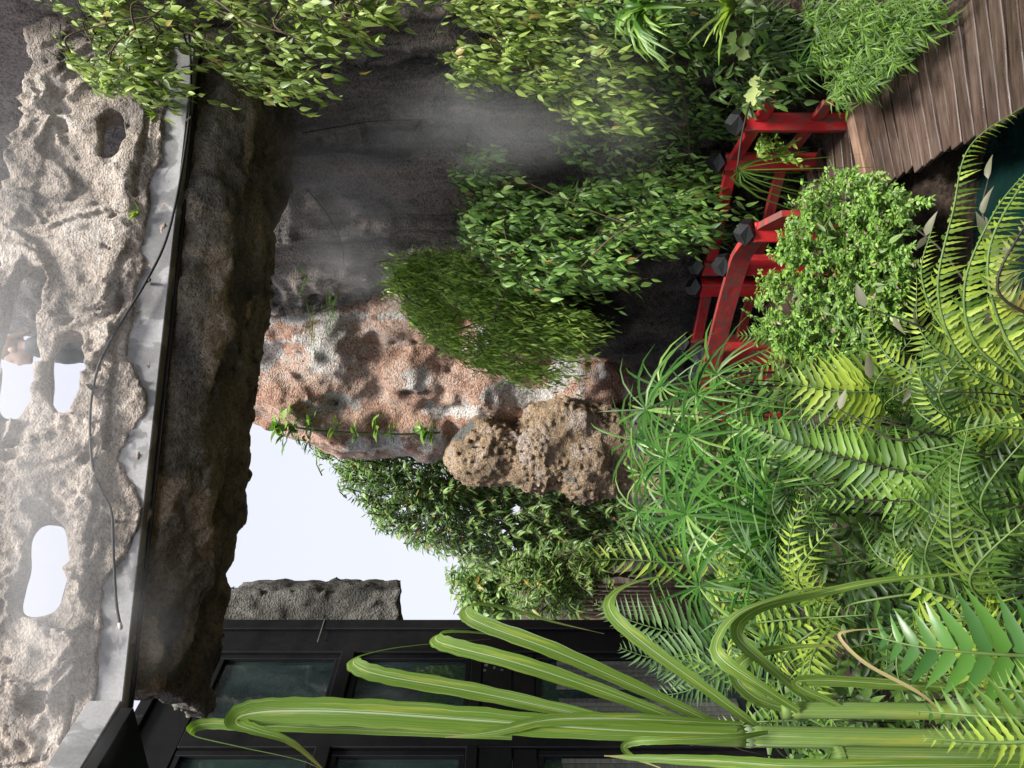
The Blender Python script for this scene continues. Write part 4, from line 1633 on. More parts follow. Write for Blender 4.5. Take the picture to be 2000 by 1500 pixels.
# ------------------------------------------------------------------ small plants on the rocks
suc = empty("creeping_succulent", P(650, 860, 8.15), "creeping plant with fleshy rosettes along the pink rock's sky side", "plant")
sp_ = catmull(pp((655, 860, 8.2), (652, 780, 8.2), (655, 690, 8.2), (660, 610, 8.25), (672, 545, 8.3)), 6)
tube("stem", sp_, .012, M["stem"], suc, 5)
lv = Leaves()
for (u, v, sz) in ((668, 545, .2), (678, 565, .19), (655, 580, .2), (672, 610, .17), (648, 555, .19), (664, 660, .15), (655, 700, .12), (662, 735, .15), (652, 770, .12), (662, 830, .16), (655, 845, .13), (640, 600, .15)):
    c = P(u, v, 8.05)
    for k in range(10):
        a = rnd(0, 6.28)
        x = Vector((math.cos(a), math.sin(a) * .6 - .3, rnd(0, .9)))
        lv.add(c + rvec(.02), x, Vector((0, -.4, 1)) + rvec(.2), sz * rnd(.7, 1.1))
lv.emit(suc, M["succulent"], [leaf_tpl(.48, 4, .1, .3, .68), leaf_tpl(.42, 4, .12, .45, .7)], 300)


def small_fern(label, u, v, d, n, L, plen, mat, npin=14, tilt=.6, tpl=PT_SWORD, group=None, name="fern", parts=False, cat="fern", updir=Vector((0, -.3, 1)), wpin=1.0):
    c = P(u, v, d)
    root = empty(name, c, label, cat, group)
    for k in range(n):
        a = 2 * math.pi * (k + rnd(0, .6)) / n
        h = Vector((math.cos(a), math.sin(a), 0))
        l = L * rnd(.75, 1.15)
        mid = c + updir.normalized() * l * rnd(.35, .5) + h * l * .35 * tilt * 1.5
        tip = c + updir.normalized() * l * rnd(.3, .65) * (1.1 - tilt * .6) + h * l * rnd(.75, .95) * tilt * 1.4
        frond(root, [c, mid, tip], npin, plen, mat, tpl, parts=parts, wpin=wpin)
    return root


small_fern("grey fern tuft rooted on the cliff in the spray below the bridge", 900, 655, 7.45, 7, .38, .07, M["fern_grey"], 12, .8, PT_NARROW, updir=Vector((-.5, -.8, .2)))
small_fern("little fern on the rock ledge just under the bridge soffit", 960, 600, 7.35, 6, .28, .05, M["fern_grey"], 10, .8, PT_NARROW, updir=Vector((-.4, -.8, .3)))
small_fern("brownish fern drooping down the pale rock seam under the bridge", 865, 610, 7.9, 6, .40, .07, M["fern_olive"], 12, .9, PT_NARROW, updir=Vector((-.3, -.9, -.2)))
small_fern("tiny fern sprouting from the parapet's foot under the lime vine", 1320, 275, 4.95, 6, .13, .035, M["fern"], 8, .8, PT_SWORD, updir=Vector((0, -.8, .5)))
for (u, v, l) in ((1085, 272, "small yellow-green tuft growing in the middle of the parapet foot"), (1275, 308, "small green tuft growing at the parapet foot near the lime vine")):
    c = P(u, v, 4.82)
    t_ = empty("weed_tuft", c, l, "weed")
    lv = Leaves()
    for k in range(12):
        lv.add(c, Vector((rnd(-1, 1), -rnd(.2, .8), rnd(-.2, 1))), Vector((0, -.5, 1)), rnd(.05, .1))
    lv.emit(t_, M["vine_bright"], LT_LANCE, 300)

# thin cables across the cliff
tube("cliff_cable", catmull(pp((1500, 1245, 5.0), (1290, 930, 5.6), (1262, 720, 5.75), (1240, 590, 5.8)), 8), .005, M["hose"], None, 5, label="thin dark cable running up the bare cliff face to the bridge", cat="cable")
tube("drip_line", catmull(pp((1130, 600, 6.3), (1080, 640, 6.5), (1030, 665, 6.8), (980, 672, 7.0)), 8), .005, M["hose"], None, 5, label="thin drip line crossing the grey rock above the fern tuft", cat="cable")
print("rockplants", round(time.time() - T0, 1))

# ------------------------------------------------------------------ plants on the right bank
def grass_tuft(name, label, u, v, d, n, L, mat, wid=.014, cat="grass plant", out=Vector((-.3, -.5, .8)), drop=.9, group=None, gh=None):
    c = P(u, v, d)
    root = empty(name, c, label, cat, group)
    for k in range(n):
        a = rnd(0, 6.28)
        h = Vector((math.cos(a), math.sin(a) * .8, 0)) * rnd(.3, 1) + out * rnd(.4, 1)
        h.normalize()
        l = L * rnd(.6, 1.15)
        pts = [c + h * (l * t) + Vector((0, 0, -l * drop * t * t + l * .25 * t)) for t in (0, .25, .5, .75, 1)]
        ribbon_obj("leaf", pts, [wid * q for q in (.7, 1, .95, .7, .1)], mat, root, cols=2, fold=.25, nrm=Vector((0, -.3, 1)))
    return root


grass_tuft("spider_grass", "large arching strap leaved grass at the picture edge below the bright vine", 1490, 1270, 4.5, 46, .5, M["grass"], .028)
grass_tuft("spider_grass", "short strap leaved grass tuft beside its bigger neighbour on the cliff bank", 1440, 1290, 4.6, 22, .36, M["grass"], .018)
grass_tuft("sword_plant", "stiff upright sword leaved plant at the bank's outer edge", 1490, 1440, 4.4, 20, .42, M["vine_bright"], .035, "plant", Vector((-.5, -.4, .6)), .25)
grass_tuft("brown_grass", "dry tan grass tuft drooping at the cliff foot behind the far handrail", 1130, 1370, 5.9, 24, .3, M["fern_olive"], .01, drop=1.3)


def papyrus(label, u, v, d, ray=.24, n=18, name="papyrus", lean=None, mat=None, group=None, gz=None, hang=.0, stem_pts=None, face=None):
    """one umbrella stalk: stem with a whorl of strap leaves"""
    h = P(u, v, d)
    gzz = float(ground_h(np.array([h.x]), np.array([h.y]))[0]) if gz is None else gz
    foot = Vector((h.x + rnd(-.06, .06), h.y + rnd(.0, .15), min(gzz - .03, h.z - .2)))
    root = empty(name, foot, label, "papyrus", group)
    sp = stem_pts or [foot, foot.lerp(h, .5) + Vector((rnd(-.03, .03), .02, 0)), h]
    st = tube("stem", catmull(sp, 5), .006, M["stem_dark"] if random.random() < .5 else M["stem"], root, 6)
    ax = (face or Vector((rnd(-.3, .3), -.75, .7))).normalized()
    s1 = ax.orthogonal().normalized(); s2 = ax.cross(s1)
    a0 = rnd(0, 6)
    for k in range(n):
        a = a0 + 2 * math.pi * k / n + rnd(-.15, .15)
        rd = s1 * math.cos(a) + s2 * math.sin(a)
        l = ray * rnd(.65, 1.35)
        up0 = rnd(.15, .5)
        dr = rnd(.25, 1.0) + hang
        pts = [h + rd * (l * t) + ax * (l * up0 * t) + Vector((0, 0, -l * dr * t * t)) for t in (.02, .25, .5, .75, 1)]
        w = .0105 * rnd(.6, 1.25) * (ray / .22)
        V, Fc, UV = ribbon(pts, [w * q for q in (.6, 1, .95, .7, .1)], cols=2, fold=.2, nrm=ax)
        mobj("leaf", V, Fc, mat or (M["papyrus"] if random.random() < .7 else M[random.choice(("grass", "fern_grey", "fern"))]), st)
    return root


papyrus("grey-green papyrus umbrella on the cliff bank above the nearest red post", 1392, 1500, 4.6, .24, 20, mat=M["fern_grey"])
papyrus("papyrus umbrella farthest up the cliff bank beside the sword plant", 1440, 1478, 4.7, .22, 18)
papyrus("dim papyrus umbrella beside the pale lobed leaves on the cliff bank", 1330, 1452, 4.9, .2, 16, mat=M["fern_grey"])
papyrus("papyrus umbrella low on the cliff bank near the threshold beam", 1375, 1560, 4.5, .2, 16)
papyrus("papyrus stalk bent across the red rails with its leaves hanging", 1168, 1445, 4.62, .30, 14, hang=1.6, face=Vector((-.8, -.3, .3)),
        stem_pts=pp((1330, 1478, 4.66), (1290, 1462, 4.6), (1230, 1448, 4.58), (1168, 1440, 4.62)), mat=M["grass"])
shrub("ground_cover", "green needle leaved ground cover spilling over the boardwalk edge", "ground cover",
      [(1500, 1570), (1420, 1590), (1350, 1610), (1300, 1640), (1310, 1690), (1360, 1740), (1430, 1800), (1500, 1850)], 330, lambda u, v: 4.55 - (v - 1600) * .0032 - rnd(0, .3), .07, M["fern"], [leaf_tpl(.13, 3, .1, .2), leaf_tpl(.1, 3, .1, .3)], Vector((-.4, -.6, .4)), (.1, .22), .5, 12, sag=.2, stem=M["stem"], thick=.002, clump=0)
shrub("bank_plant", "mixed dim leafy plants covering the bank between cliff and red posts", "plant",
      [(1500, 1320), (1420, 1340), (1330, 1380), (1280, 1420), (1300, 1560), (1360, 1600), (1500, 1590)], 150, lambda u, v: 5.1 - (v - 1320) * .0012 - rnd(0, .35), .085, M["under"], LT_OVATE, Vector((-.3, -.7, .3)), (.12, .3), .5, 8)
shrub("bank_plant", "low dark leafy plants in the shade behind the far red handrail", "plant",
      [(1300, 1400), (1180, 1400), (1060, 1395), (1010, 1420), (1020, 1560), (1090, 1590), (1250, 1600), (1290, 1560)], 110, lambda u, v: 6.0 - (v - 1390) * .001 - rnd(-.1, .15), .08, M["under"], LT_LANCE, Vector((-.3, -.7, .3)), (.12, .3), .5, 8)
shrub("little_shrub", "small light leaved sprig growing between the two nearest red posts", "shrub",
      [(1235, 1475), (1200, 1490), (1180, 1540), (1205, 1560), (1240, 1530)], 16, lambda u, v: rnd(5.0, 5.15), .04, M["vine_fine"], LT_SMALL, Vector((-.4, -.6, .3)), (.1, .2), .5, 14, sag=.1, stem=M["stem"], thick=.002, clump=0)
vg = empty("variegated_plant", P(1390, 1440, 4.75), "pale cream lobed leaves at the head of the cliff bank", "plant")
lv = Leaves()
for (u, v) in ((1412, 1425), (1400, 1438), (1418, 1440), (1330, 1470), (1318, 1480), (1310, 1465), (1340, 1462), (1325, 1492), (1405, 1415), (1345, 1480)):
    lv.add(P(u, v, 4.62), Vector((rnd(-1, .4), rnd(-.6, .2), rnd(-.9, .3))), Vector((-.2, -.8, .7)) + rvec(.2), rnd(.09, .13))
lv.emit(vg, M["variegated"], [leaf_tpl(.75, 7, .1, .2, .5, .18)], 300)
small_fern("fern frond tuft on the bank beneath the papyrus umbrella", 1400, 1385, 5.0, 5, .3, .06, M["fern"], 14, .8)
print("right bank", round(time.time() - T0, 1))

# ------------------------------------------------------------------ mound of bushes in front of the red bridge
shrub("clipped_bush", "dense bright green small leaved mound in front of the red bridge", "bush",
      [(1135, 1580), (1075, 1560), (1010, 1530), (950, 1500), (880, 1485), (840, 1500), (800, 1530), (780, 1620), (820, 1760), (900, 1780), (1000, 1790), (1060, 1740), (1080, 1680), (1090, 1600)], 1250, lambda u, v: 4.64 - (v - 1490) * .002 - rnd(-.12, .38), .027, M["bush"], LT_SMALL, Vector((-.1, -.6, .7)), (.06, .3), .3, 20, sag=.0, stem=M["stem"], thick=.0018, clump=48, thr=-.3)
shrub("clipped_bush", "feathery green bush between the bright mound and the boardwalk planks", "bush",
      [(1165, 1640), (1110, 1590), (1075, 1620), (1060, 1720), (1040, 1800), (1100, 1830), (1130, 1740), (1160, 1700)], 280, lambda u, v: 4.5 - (v - 1590) * .002 - rnd(0, .25), .027, M["bush"], LT_SMALL, Vector((-.1, -.6, .6)), (.08, .2), .3, 16, sag=.0, stem=M["stem"], thick=.0018, clump=48, thr=-.3)
shrub("broad_leaf_weed", "few broad grey-green leaves poking out of the bright mound", "plant",
      [(1100, 1600), (1000, 1560), (880, 1580), (840, 1680), (900, 1760), (1010, 1750)], 14, lambda u, v: 4.3 - (v - 1500) * .0022, .085, M["creeper"], LT_OVATE, Vector((-.1, -.7, .6)), (.1, .25), .3, 4, sag=.1, stem=M["stem"])
print("bush", round(time.time() - T0, 1))

# ------------------------------------------------------------------ papyrus stand
PAP = [("bright papyrus umbrella standing clear in the middle of the papyrus stand", 495, 1340, 2.6, .235, 22),
       ("grey-green papyrus umbrella next to the arching cane leaf", 355, 1365, 2.35, .21, 22),
       ("papyrus umbrella just below the clear middle one, towards the sword fern", 552, 1498, 2.5, .17, 20),
       ("papyrus umbrella half hidden by the tall sword fern's tip", 600, 1455, 2.6, .19, 20),
       ("papyrus umbrella at the top of the stand nearest the dark boulder", 700, 1262, 3.3, .28, 20),
       ("papyrus umbrella touching the knobbly rock's foot", 640, 1240, 3.4, .28, 20),
       ("papyrus umbrella in the thick of the stand above the sword fern", 650, 1345, 2.95, .25, 20),
       ("back papyrus umbrella below the knobbly rock, half covered", 575, 1258, 3.4, .26, 18),
       ("papyrus umbrella at the back of the stand below the dark tree", 500, 1248, 3.5, .24, 18),
       ("papyrus umbrella drooping towards the bright mound of bushes", 730, 1360, 3.0, .26, 20),
       ("papyrus umbrella beside the feathery palm frond", 430, 1275, 3.2, .22, 18),
       ("low papyrus umbrella under the clear middle one", 470, 1450, 2.7, .2, 18),
       ("small papyrus umbrella low between fern and cane", 400, 1500, 2.4, .17, 16),
       ("papyrus umbrella low in the stand beside the fanned yellow fern", 660, 1450, 2.8, .22, 18)]
PAP += [("thin papyrus umbrella at the back edge beside the dark boulder", 745, 1290, 3.6, .26, 16), ("papyrus umbrella squeezed between two taller ones near the rock's foot", 605, 1300, 3.1, .25, 20),
        ("papyrus umbrella at the far end of the red handrail", 770, 1400, 3.3, .22, 16), ("papyrus umbrella leaning out behind the second feathery frond", 530, 1300, 3.2, .24, 18),
        ("papyrus umbrella low behind the tall sword fern's middle", 600, 1540, 2.5, .18, 18), ("shaded papyrus umbrella between the clear middle one and the feathery frond", 440, 1380, 2.8, .22, 18)]
for (l, u, v, d, ry, n) in PAP:
    papyrus(l, u, v, d, ry, n, group="papyrus stand on the fern bank")
# loose grass blades among the stand
grass_tuft("bank_grass", "dark green bent grass blades below the papyrus stand", 470, 1560, 2.4, 40, .5, M["papyrus"], .013, drop=.5, out=Vector((0, -.2, 1)))
grass_tuft("bank_grass", "fine grass tuft in front of the grey-green papyrus", 330, 1570, 2.2, 34, .4, M["fern_grey"], .010, drop=.5, out=Vector((0, -.2, 1)))
print("papyrus", round(time.time() - T0, 1))

# ------------------------------------------------------------------ ferns
def fern(label, fronds, mat, name="fern", cat="fern", parts=True, tpl=PT_SWORD, n=24, stem=None, **kw):
    base = P(*fronds[0][0][0])
    root = empty(name, base, label, cat)
    for (pts, npin, plen) in fronds:
        frond(root, pp(*pts), npin, plen, mat, tpl, parts=parts, stem=stem, **kw)
    return root


fern("tall sword fern with a dark midrib rising through the papyrus stand",
     [([(520, 2090, 1.9), (548, 1900, 1.93), (585, 1740, 2.0), (632, 1560, 2.1), (692, 1412, 2.25)], 44, .135),
      ([(505, 2090, 1.75), (515, 1900, 1.8), (522, 1740, 1.85), (527, 1590, 1.9)], 24, .10)], M["fern"], tpl=PT_SWORD, nrm=Vector((.1, -1, .3)), droop=.12, stem=M["stem_dark"])
fern("bright yellow-green fern frond fanned out in front of the mound",
     [([(735, 1900, 2.2), (738, 1760, 2.2), (735, 1650, 2.2), (755, 1525, 2.25)], 18, .17)], M["fern_yellow"], tpl=PT_TOOTH, nrm=Vector((.05, -1, .35)), droop=.1, taper=1, base_gap=.3)
fern("arching yellow fern seen edge on above the pond",
     [([(720, 2000, 1.75), (800, 1880, 1.72), (930, 1832, 1.7), (1090, 1862, 1.68), (1215, 1895, 1.66), (1300, 2010, 1.64)], 58, .062),
      ([(740, 2010, 1.62), (830, 1905, 1.6), (950, 1885, 1.58), (1090, 1945, 1.55), (1180, 2020, 1.52)], 46, .066),
      ([(700, 2060, 1.5), (850, 1960, 1.5), (1000, 1930, 1.48), (1130, 1990, 1.46), (1200, 2060, 1.45)], 44, .065),
      ([(760, 1990, 1.85), (850, 1850, 1.85), (960, 1800, 1.85), (1060, 1822, 1.83)], 36, .07)], M["fern_yellow"], tpl=PT_TOOTH, nrm=Vector((0, -.25, 1)), droop=.95, jag=.3)
fern("dark fern frond hanging over the pond's near edge",
     [([(860, 2060, 1.45), (930, 1950, 1.45), (1040, 1990, 1.43), (1120, 2060, 1.4)], 24, .05)], M["fern_olive"], tpl=PT_SWORD, nrm=Vector((0, -.3, 1)), droop=.5, stem=M["stem_dark"])
fern("yellow-green fern with drooping fronds in front of the mottled twigs",
     [([(700, 2080, 1.9), (770, 1900, 1.95), (850, 1800, 2.0), (960, 1790, 2.0)], 34, .09),
      ([(690, 2080, 1.9), (720, 1900, 1.95), (790, 1750, 2.05), (870, 1700, 2.1), (930, 1712, 2.12)], 34, .075),
      ([(660, 2080, 1.8), (670, 1930, 1.85), (700, 1830, 1.9), (780, 1790, 1.9)], 28, .08)], M["fern_yellow"], tpl=PT_SWORD, nrm=Vector((0, -.6, .8)), droop=.4, parts=True)
fern("broad leaved dark green fern frond low beside the cane stems",
     [([(215, 2120, 1.12), (222, 1950, 1.14), (236, 1800, 1.18), (262, 1690, 1.25)], 13, .105)], M["fern_dark"], tpl=PT_BROAD, nrm=Vector((.1, -1, .45)), droop=.1, base_gap=.0)
fern("glossy fern frond with drooping leaflets in front of the cane stems",
     [([(95, 2120, .98), (98, 1980, 1.0), (104, 1880, 1.03), (112, 1785, 1.08)], 11, .055)], M["fern"], tpl=PT_SWORD, nrm=Vector((.1, -1, .4)), droop=.25, wpin=1.35)
fern("lime fern fronds at the foot of the cane stems",
     [([(60, 2100, .95), (50, 1960, .98), (58, 1800, 1.02)], 14, .045),
      ([(150, 2120, 1.0), (148, 2010, 1.02), (160, 1940, 1.05)], 9, .05)], M["fern_yellow"], tpl=PT_TOOTH, nrm=Vector((0, -1, .4)), droop=.15)
fern("olive fern frond leaning behind the tall sword fern",
     [([(470, 2040, 2.0), (455, 1890, 2.0), (430, 1800, 2.0), (396, 1690, 2.05)], 18, .12),
      ([(500, 2040, 2.05), (480, 1880, 2.1), (440, 1790, 2.1)], 14, .10)], M["fern_olive"], tpl=PT_TOOTH, nrm=Vector((0, -1, .4)), droop=.15)
fern("feathery frond with curved leaflets rising before the dark tree",
     [([(395, 1420, 3.1), (402, 1300, 3.1), (408, 1200, 3.12), (402, 1138, 3.1)], 16, .16)], M["fern_yellow"], tpl=PT_NARROW, nrm=Vector((0, -1, .4)), droop=.35, fwd=.4)
fern("second feathery frond arching down behind the papyrus",
     [([(470, 1420, 3.2), (450, 1300, 3.2), (440, 1220, 3.15), (455, 1195, 3.1)], 18, .13)], M["fern_grey"], tpl=PT_NARROW, nrm=Vector((0, -1, .4)), droop=.4, fwd=.35)
palm = fern("grey-green palm like fern spreading in front of the black corner post",
     [([(240, 1480, 2.7), (255, 1360, 2.7), (285, 1240, 2.72), (322, 1160, 2.75)], 24, .16),
      ([(235, 1480, 2.65), (225, 1380, 2.65), (215, 1280, 2.68), (235, 1210, 2.7)], 24, .14),
      ([(230, 1480, 2.6), (180, 1400, 2.6), (150, 1340, 2.6), (140, 1280, 2.62)], 20, .11),
      ([(240, 1500, 2.6), (200, 1440, 2.6), (180, 1360, 2.6), (200, 1268, 2.62)], 22, .12)], M["fern_grey"], tpl=PT_NARROW, nrm=Vector((0, -1, .5)), droop=.3, fwd=.35)
fern("mid green ladder fern below the palm like fronds",
     [([(160, 1560, 2.4), (185, 1440, 2.4), (205, 1360, 2.42), (218, 1272, 2.45)], 18, .075),
      ([(95, 1620, 2.2), (92, 1520, 2.2), (88, 1440, 2.25), (84, 1380, 2.3)], 16, .06),
      ([(260, 1600, 2.3), (240, 1500, 2.3), (180, 1440, 2.3), (150, 1420, 2.3)], 16, .08)], M["fern"], tpl=PT_SWORD, nrm=Vector((0, -1, .5)), droop=.2)
fern("small fern arching over the near end of the faded handrail",
     [([(835, 1560, 4.4), (842, 1500, 4.4), (845, 1440, 4.42)], 14, .12),
      ([(820, 1560, 4.3), (790, 1500, 4.3), (770, 1440, 4.35), (745, 1400, 4.4)], 14, .10)], M["fern"], tpl=PT_SWORD, nrm=Vector((0, -1, .5)), droop=.25)
fern("bright fern tuft between the mound and the papyrus stand",
     [([(730, 1640, 3.6), (740, 1580, 3.6), (720, 1520, 3.6), (705, 1470, 3.6)], 14, .13),
      ([(730, 1640, 3.5), (770, 1580, 3.5), (790, 1530, 3.5), (800, 1500, 3.5)], 14, .11)], M["fern_yellow"], tpl=PT_NARROW, nrm=Vector((0, -1, .5)), droop=.3)
# lower filler ferns, whole fronds
FILL = [("lime fern clump behind the bent cane leaves", 300, 1640, 2.0, 8, .36, .07, "fern_yellow"), ("shade-darkened fern clump at the foot of the grey-green papyrus", 420, 1600, 2.2, 7, .36, .07, "fern_shade"),
        ("shade-darkened fern clump between the broad dark frond and the olive frond", 350, 1850, 1.7, 8, .32, .075, "fern_shade"), ("shade-darkened fern clump between the tall sword fern and the yellow rosette", 640, 1900, 1.9, 8, .34, .075, "fern_shade"),
        ("lush fern clump deep below the papyrus stand", 560, 1640, 2.4, 8, .38, .075, "fern_shade"), ("lime fern clump close to the viewer beside the broad dark frond", 300, 1960, 1.4, 8, .28, .06, "fern_yellow"),
        ("deep green fern clump at the pond's corner under the arching yellow fern", 780, 1960, 2.1, 8, .3, .07, "fern_shade"), ("shaded fern clump beside the building's bottom rail", 60, 1650, 1.9, 7, .3, .07, "fern_shade"),
        ("shade-darkened fern clump between the sword fern and the fanned yellow frond", 680, 1760, 2.3, 8, .34, .08, "fern_shade"), ("lime fern clump under the feathery frond", 330, 1480, 2.7, 7, .34, .075, "fern_yellow"),
        ("shade-darkened fern clump at the foot of the tall sword fern", 450, 1960, 1.6, 8, .3, .065, "fern_shade")]
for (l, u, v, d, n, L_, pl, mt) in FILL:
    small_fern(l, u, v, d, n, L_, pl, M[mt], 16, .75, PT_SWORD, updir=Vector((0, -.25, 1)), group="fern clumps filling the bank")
print("ferns", round(time.time() - T0, 1))

# leafy undergrowth that fills the bank between the plants
und = empty("undergrowth", (-.8, 2.6, .2))
tag(und, "tangled small leaved undergrowth beneath the ferns and papyrus", "undergrowth")
lv = Leaves()
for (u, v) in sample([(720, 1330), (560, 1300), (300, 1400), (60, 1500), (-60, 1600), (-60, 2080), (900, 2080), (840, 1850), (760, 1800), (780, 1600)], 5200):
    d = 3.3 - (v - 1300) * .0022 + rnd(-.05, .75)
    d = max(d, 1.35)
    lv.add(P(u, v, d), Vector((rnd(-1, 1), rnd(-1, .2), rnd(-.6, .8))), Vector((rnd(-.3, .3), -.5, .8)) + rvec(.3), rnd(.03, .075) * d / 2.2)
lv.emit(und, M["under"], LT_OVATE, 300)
for q in range(60):
    u, v = rnd(0, 800), rnd(1500, 2050)
    d = 2.9 - (v - 1400) * .0018
    a = P(u, v, d); 
    b = P(u + rnd(-60, 60), v - rnd(80, 260), d + rnd(-.05, .1))
    tube("twig", [a, a.lerp(b, .5) + rvec(.012), b], [.003, .0025, .0015], M["stem_dark"] if q % 3 else M["stem"], und, 4)

# ------------------------------------------------------------------ dark twiggy plant and yellow leaves by the pond
tw = empty("twiggy_plant", P(760, 2050, 2.0), "dark stemmed plant with mottled grey leaves above the pond", "plant")
lv = Leaves()
for pts in ([(760, 2080, 1.95), (800, 1900, 2.0), (860, 1800, 2.0), (900, 1690, 2.05)], [(800, 2080, 1.9), (900, 1930, 1.9), (1010, 1840, 1.95), (1060, 1780, 2.0)], [(720, 2080, 1.9), (690, 1900, 1.95), (640, 1760, 2.0), (700, 1640, 2.1)],
            [(860, 2080, 1.85), (980, 1960, 1.85), (1080, 1920, 1.9), (1150, 1930, 1.9)], [(640, 2080, 2.0), (700, 1950, 2.0), (750, 1880, 2.0), (760, 1700, 2.1)]):
    path = catmull(pp(*pts), 6)
    tube("stem", path, [.006 * (1 - .7 * i / len(path)) for i in range(len(path))], M["stem_dark"], tw, 5)
    for i in range(6, len(path), 3):
        for sg in (-1, 1):
            if random.random() < .35:
                lv.add(path[i], Vector((sg * .8, -.2, rnd(-.3, .6))) + rvec(.2), Vector((0, -.7, .6)) + rvec(.3), rnd(.05, .085))
lv.emit(tw, M["mottled"], LT_OVATE, 300)
yl = empty("yellow_rosette", P(875, 1990, 2.1), "yellow dying rosette leaves at the pond's edge", "plant")
for (du, dv, w) in ((-60, -70, .05), (10, -95, .05), (70, -60, .045), (-90, -10, .045), (60, 20, .045), (-30, 60, .04), (40, 70, .04)):
    a = P(878, 1995, 2.1); b = P(878 + du, 1995 + dv, 2.05); m = a.lerp(b, .5) + Vector((0, -.03, .02))
    ribbon_obj("leaf", catmull([a, m, b], 3), [w * q for q in (.4, .8, 1, 1, .9, .6, .1)], M["yellow_leaf"], yl, cols=2, fold=.15, nrm=Vector((0, -1, .5)))

# ------------------------------------------------------------------ tall cane grass at the left
cane = empty("cane_grass", P(60, 2100, 1.15), "tall cane grass with long folded striped leaves beside the building", "cane grass")


def cane_leaf(pts, wmax, mat="cane", nrm=Vector((.3, -1, .2)), twist=0.0, fold=.07, prof=None):
    path = catmull(pp(*pts), 8)
    n = len(path)
    w = []
    wmax *= .66
    for i in range(n):
        t = i / (n - 1)
        q = min(1, .45 + t * 2.2) * (1 - max(0, (t - .45) / .55) ** 1.7)
        w.append(max(.002, wmax * q * (1 + .05 * math.sin(i * 1.7 + wmax * 900) + rnd(-.03, .03))))
    return ribbon_obj("leaf", path, w, M[mat], cane, cols=6, fold=fold, nrm=nrm, twist=twist)


def cane_stem(pts, r0, r1):
    path = catmull(pp(*pts), 6)
    n = len(path)
    V, Fc, UV = [], [], []
    S = 12
    V_, F_ = tube_data(path, [r0 + (r1 - r0) * i / (n - 1) for i in range(n)], S)
    o = mobj("stem", V_, F_, M["cane_stem"], cane)
    ul = o.data.uv_layers.new(name="UVMap")
    idx = np.zeros(len(o.data.loops), dtype=np.int32)
    o.data.loops.foreach_get("vertex_index", idx)
    uv = np.array([((k % S) / S * 1.0, (k // S) / n * .6) for k in range(len(V_))], dtype=np.float32)
    ul.data.foreach_set("uv", uv[idx].ravel())
    return o


cane_stem([(42, 2150, 1.08), (52, 1900, 1.10), (58, 1650, 1.12), (62, 1460, 1.14)], .016, .0155)
cane_stem([(62, 1462, 1.14), (66, 1300, 1.15), (74, 1100, 1.16), (80, 980, 1.17)], .016, .008)
cane_stem([(100, 2150, 1.16), (108, 1950, 1.18), (112, 1700, 1.2), (113, 1535, 1.22)], .0125, .0135)
cane_stem([(10, 2150, 1.05), (12, 1900, 1.06), (16, 1650, 1.08), (18, 1650, 1.08)], .018, .018)
for (c, r) in (((62, 1462, 1.14), .0175), ((113, 1535, 1.22), .0155)):
    a = P(*c)
    tube("node", [a + Vector((0, 0, .008)), a, a - Vector((0, 0, .012))], [r * .88, r * .96, r * .9], M["cane_stem"], cane, 12)
cane_leaf([(66, 1440, 1.13), (74, 1200, 1.14), (92, 950, 1.15), (108, 720, 1.16), (112, 560, 1.17), (104, 478, 1.17), (86, 462, 1.16), (72, 500, 1.13), (48, 570, 1.11), (-20, 650, 1.08)], .062, nrm=Vector((.25, -1, 0)))
cane_leaf([(60, 1000, 1.18), (74, 700, 1.2), (84, 480, 1.2), (86, 400, 1.2), (74, 372, 1.19), (60, 384, 1.17), (40, 470, 1.16), (10, 600, 1.15), (-30, 660, 1.14)], .026, nrm=Vector((.3, -1, 0)))
cane_leaf([(70, 1300, 1.15), (108, 1120, 1.17), (150, 920, 1.2), (178, 760, 1.22), (196, 700, 1.24), (214, 696, 1.27), (232, 760, 1.3), (244, 860, 1.33), (252, 960, 1.36)], .042, nrm=Vector((.7, -.6, .3)))
cane_leaf([(72, 1380, 1.16), (145, 1190, 1.18), (205, 1010, 1.21), (236, 890, 1.25), (250, 852, 1.28), (264, 866, 1.31), (264, 930, 1.34), (250, 1040, 1.36)], .042, nrm=Vector((.7, -.6, .3)))
cane_leaf([(66, 1440, 1.17), (155, 1250, 1.19), (230, 1080, 1.22), (278, 950, 1.26), (300, 912, 1.29), (318, 922, 1.33), (312, 985, 1.37), (285, 1080, 1.4), (262, 1180, 1.42)], .042, nrm=Vector((.7, -.6, .3)))
cane_leaf([(64, 1500, 1.18), (150, 1385, 1.2), (240, 1262, 1.24), (295, 1200, 1.28), (330, 1192, 1.32), (358, 1230, 1.36), (372, 1300, 1.38), (358, 1380, 1.38), (340, 1420, 1.38)], .036, nrm=Vector((.5, -.8, .3)))
cane_leaf([(112, 1560, 1.2), (170, 1470, 1.2), (215, 1408, 1.22), (250, 1402, 1.25), (300, 1440, 1.28), (332, 1520, 1.3), (350, 1600, 1.3), (330, 1690, 1.3)], .038, nrm=Vector((.3, -.8, .6)))
cane_leaf([(118, 1600, 1.22), (200, 1500, 1.24), (262, 1440, 1.27), (310, 1480, 1.3), (340, 1600, 1.32), (365, 1720, 1.33), (376, 1840, 1.33), (384, 1930, 1.33)], .034, nrm=Vector((.3, -.9, .4)))
cane_leaf([(113, 1545, 1.22), (135, 1480, 1.22), (175, 1440, 1.24), (215, 1462, 1.26), (235, 1540, 1.28), (240, 1650, 1.28)], .036, nrm=Vector((.3, -.9, .4)))
cane_leaf([(70, 1500, 1.12), (60, 1430, 1.1), (55, 1300, 1.1), (52, 1240, 1.12), (40, 1218, 1.12), (20, 1240, 1.12), (0, 1290, 1.1)], .02, nrm=Vector((0, -1, .2)))
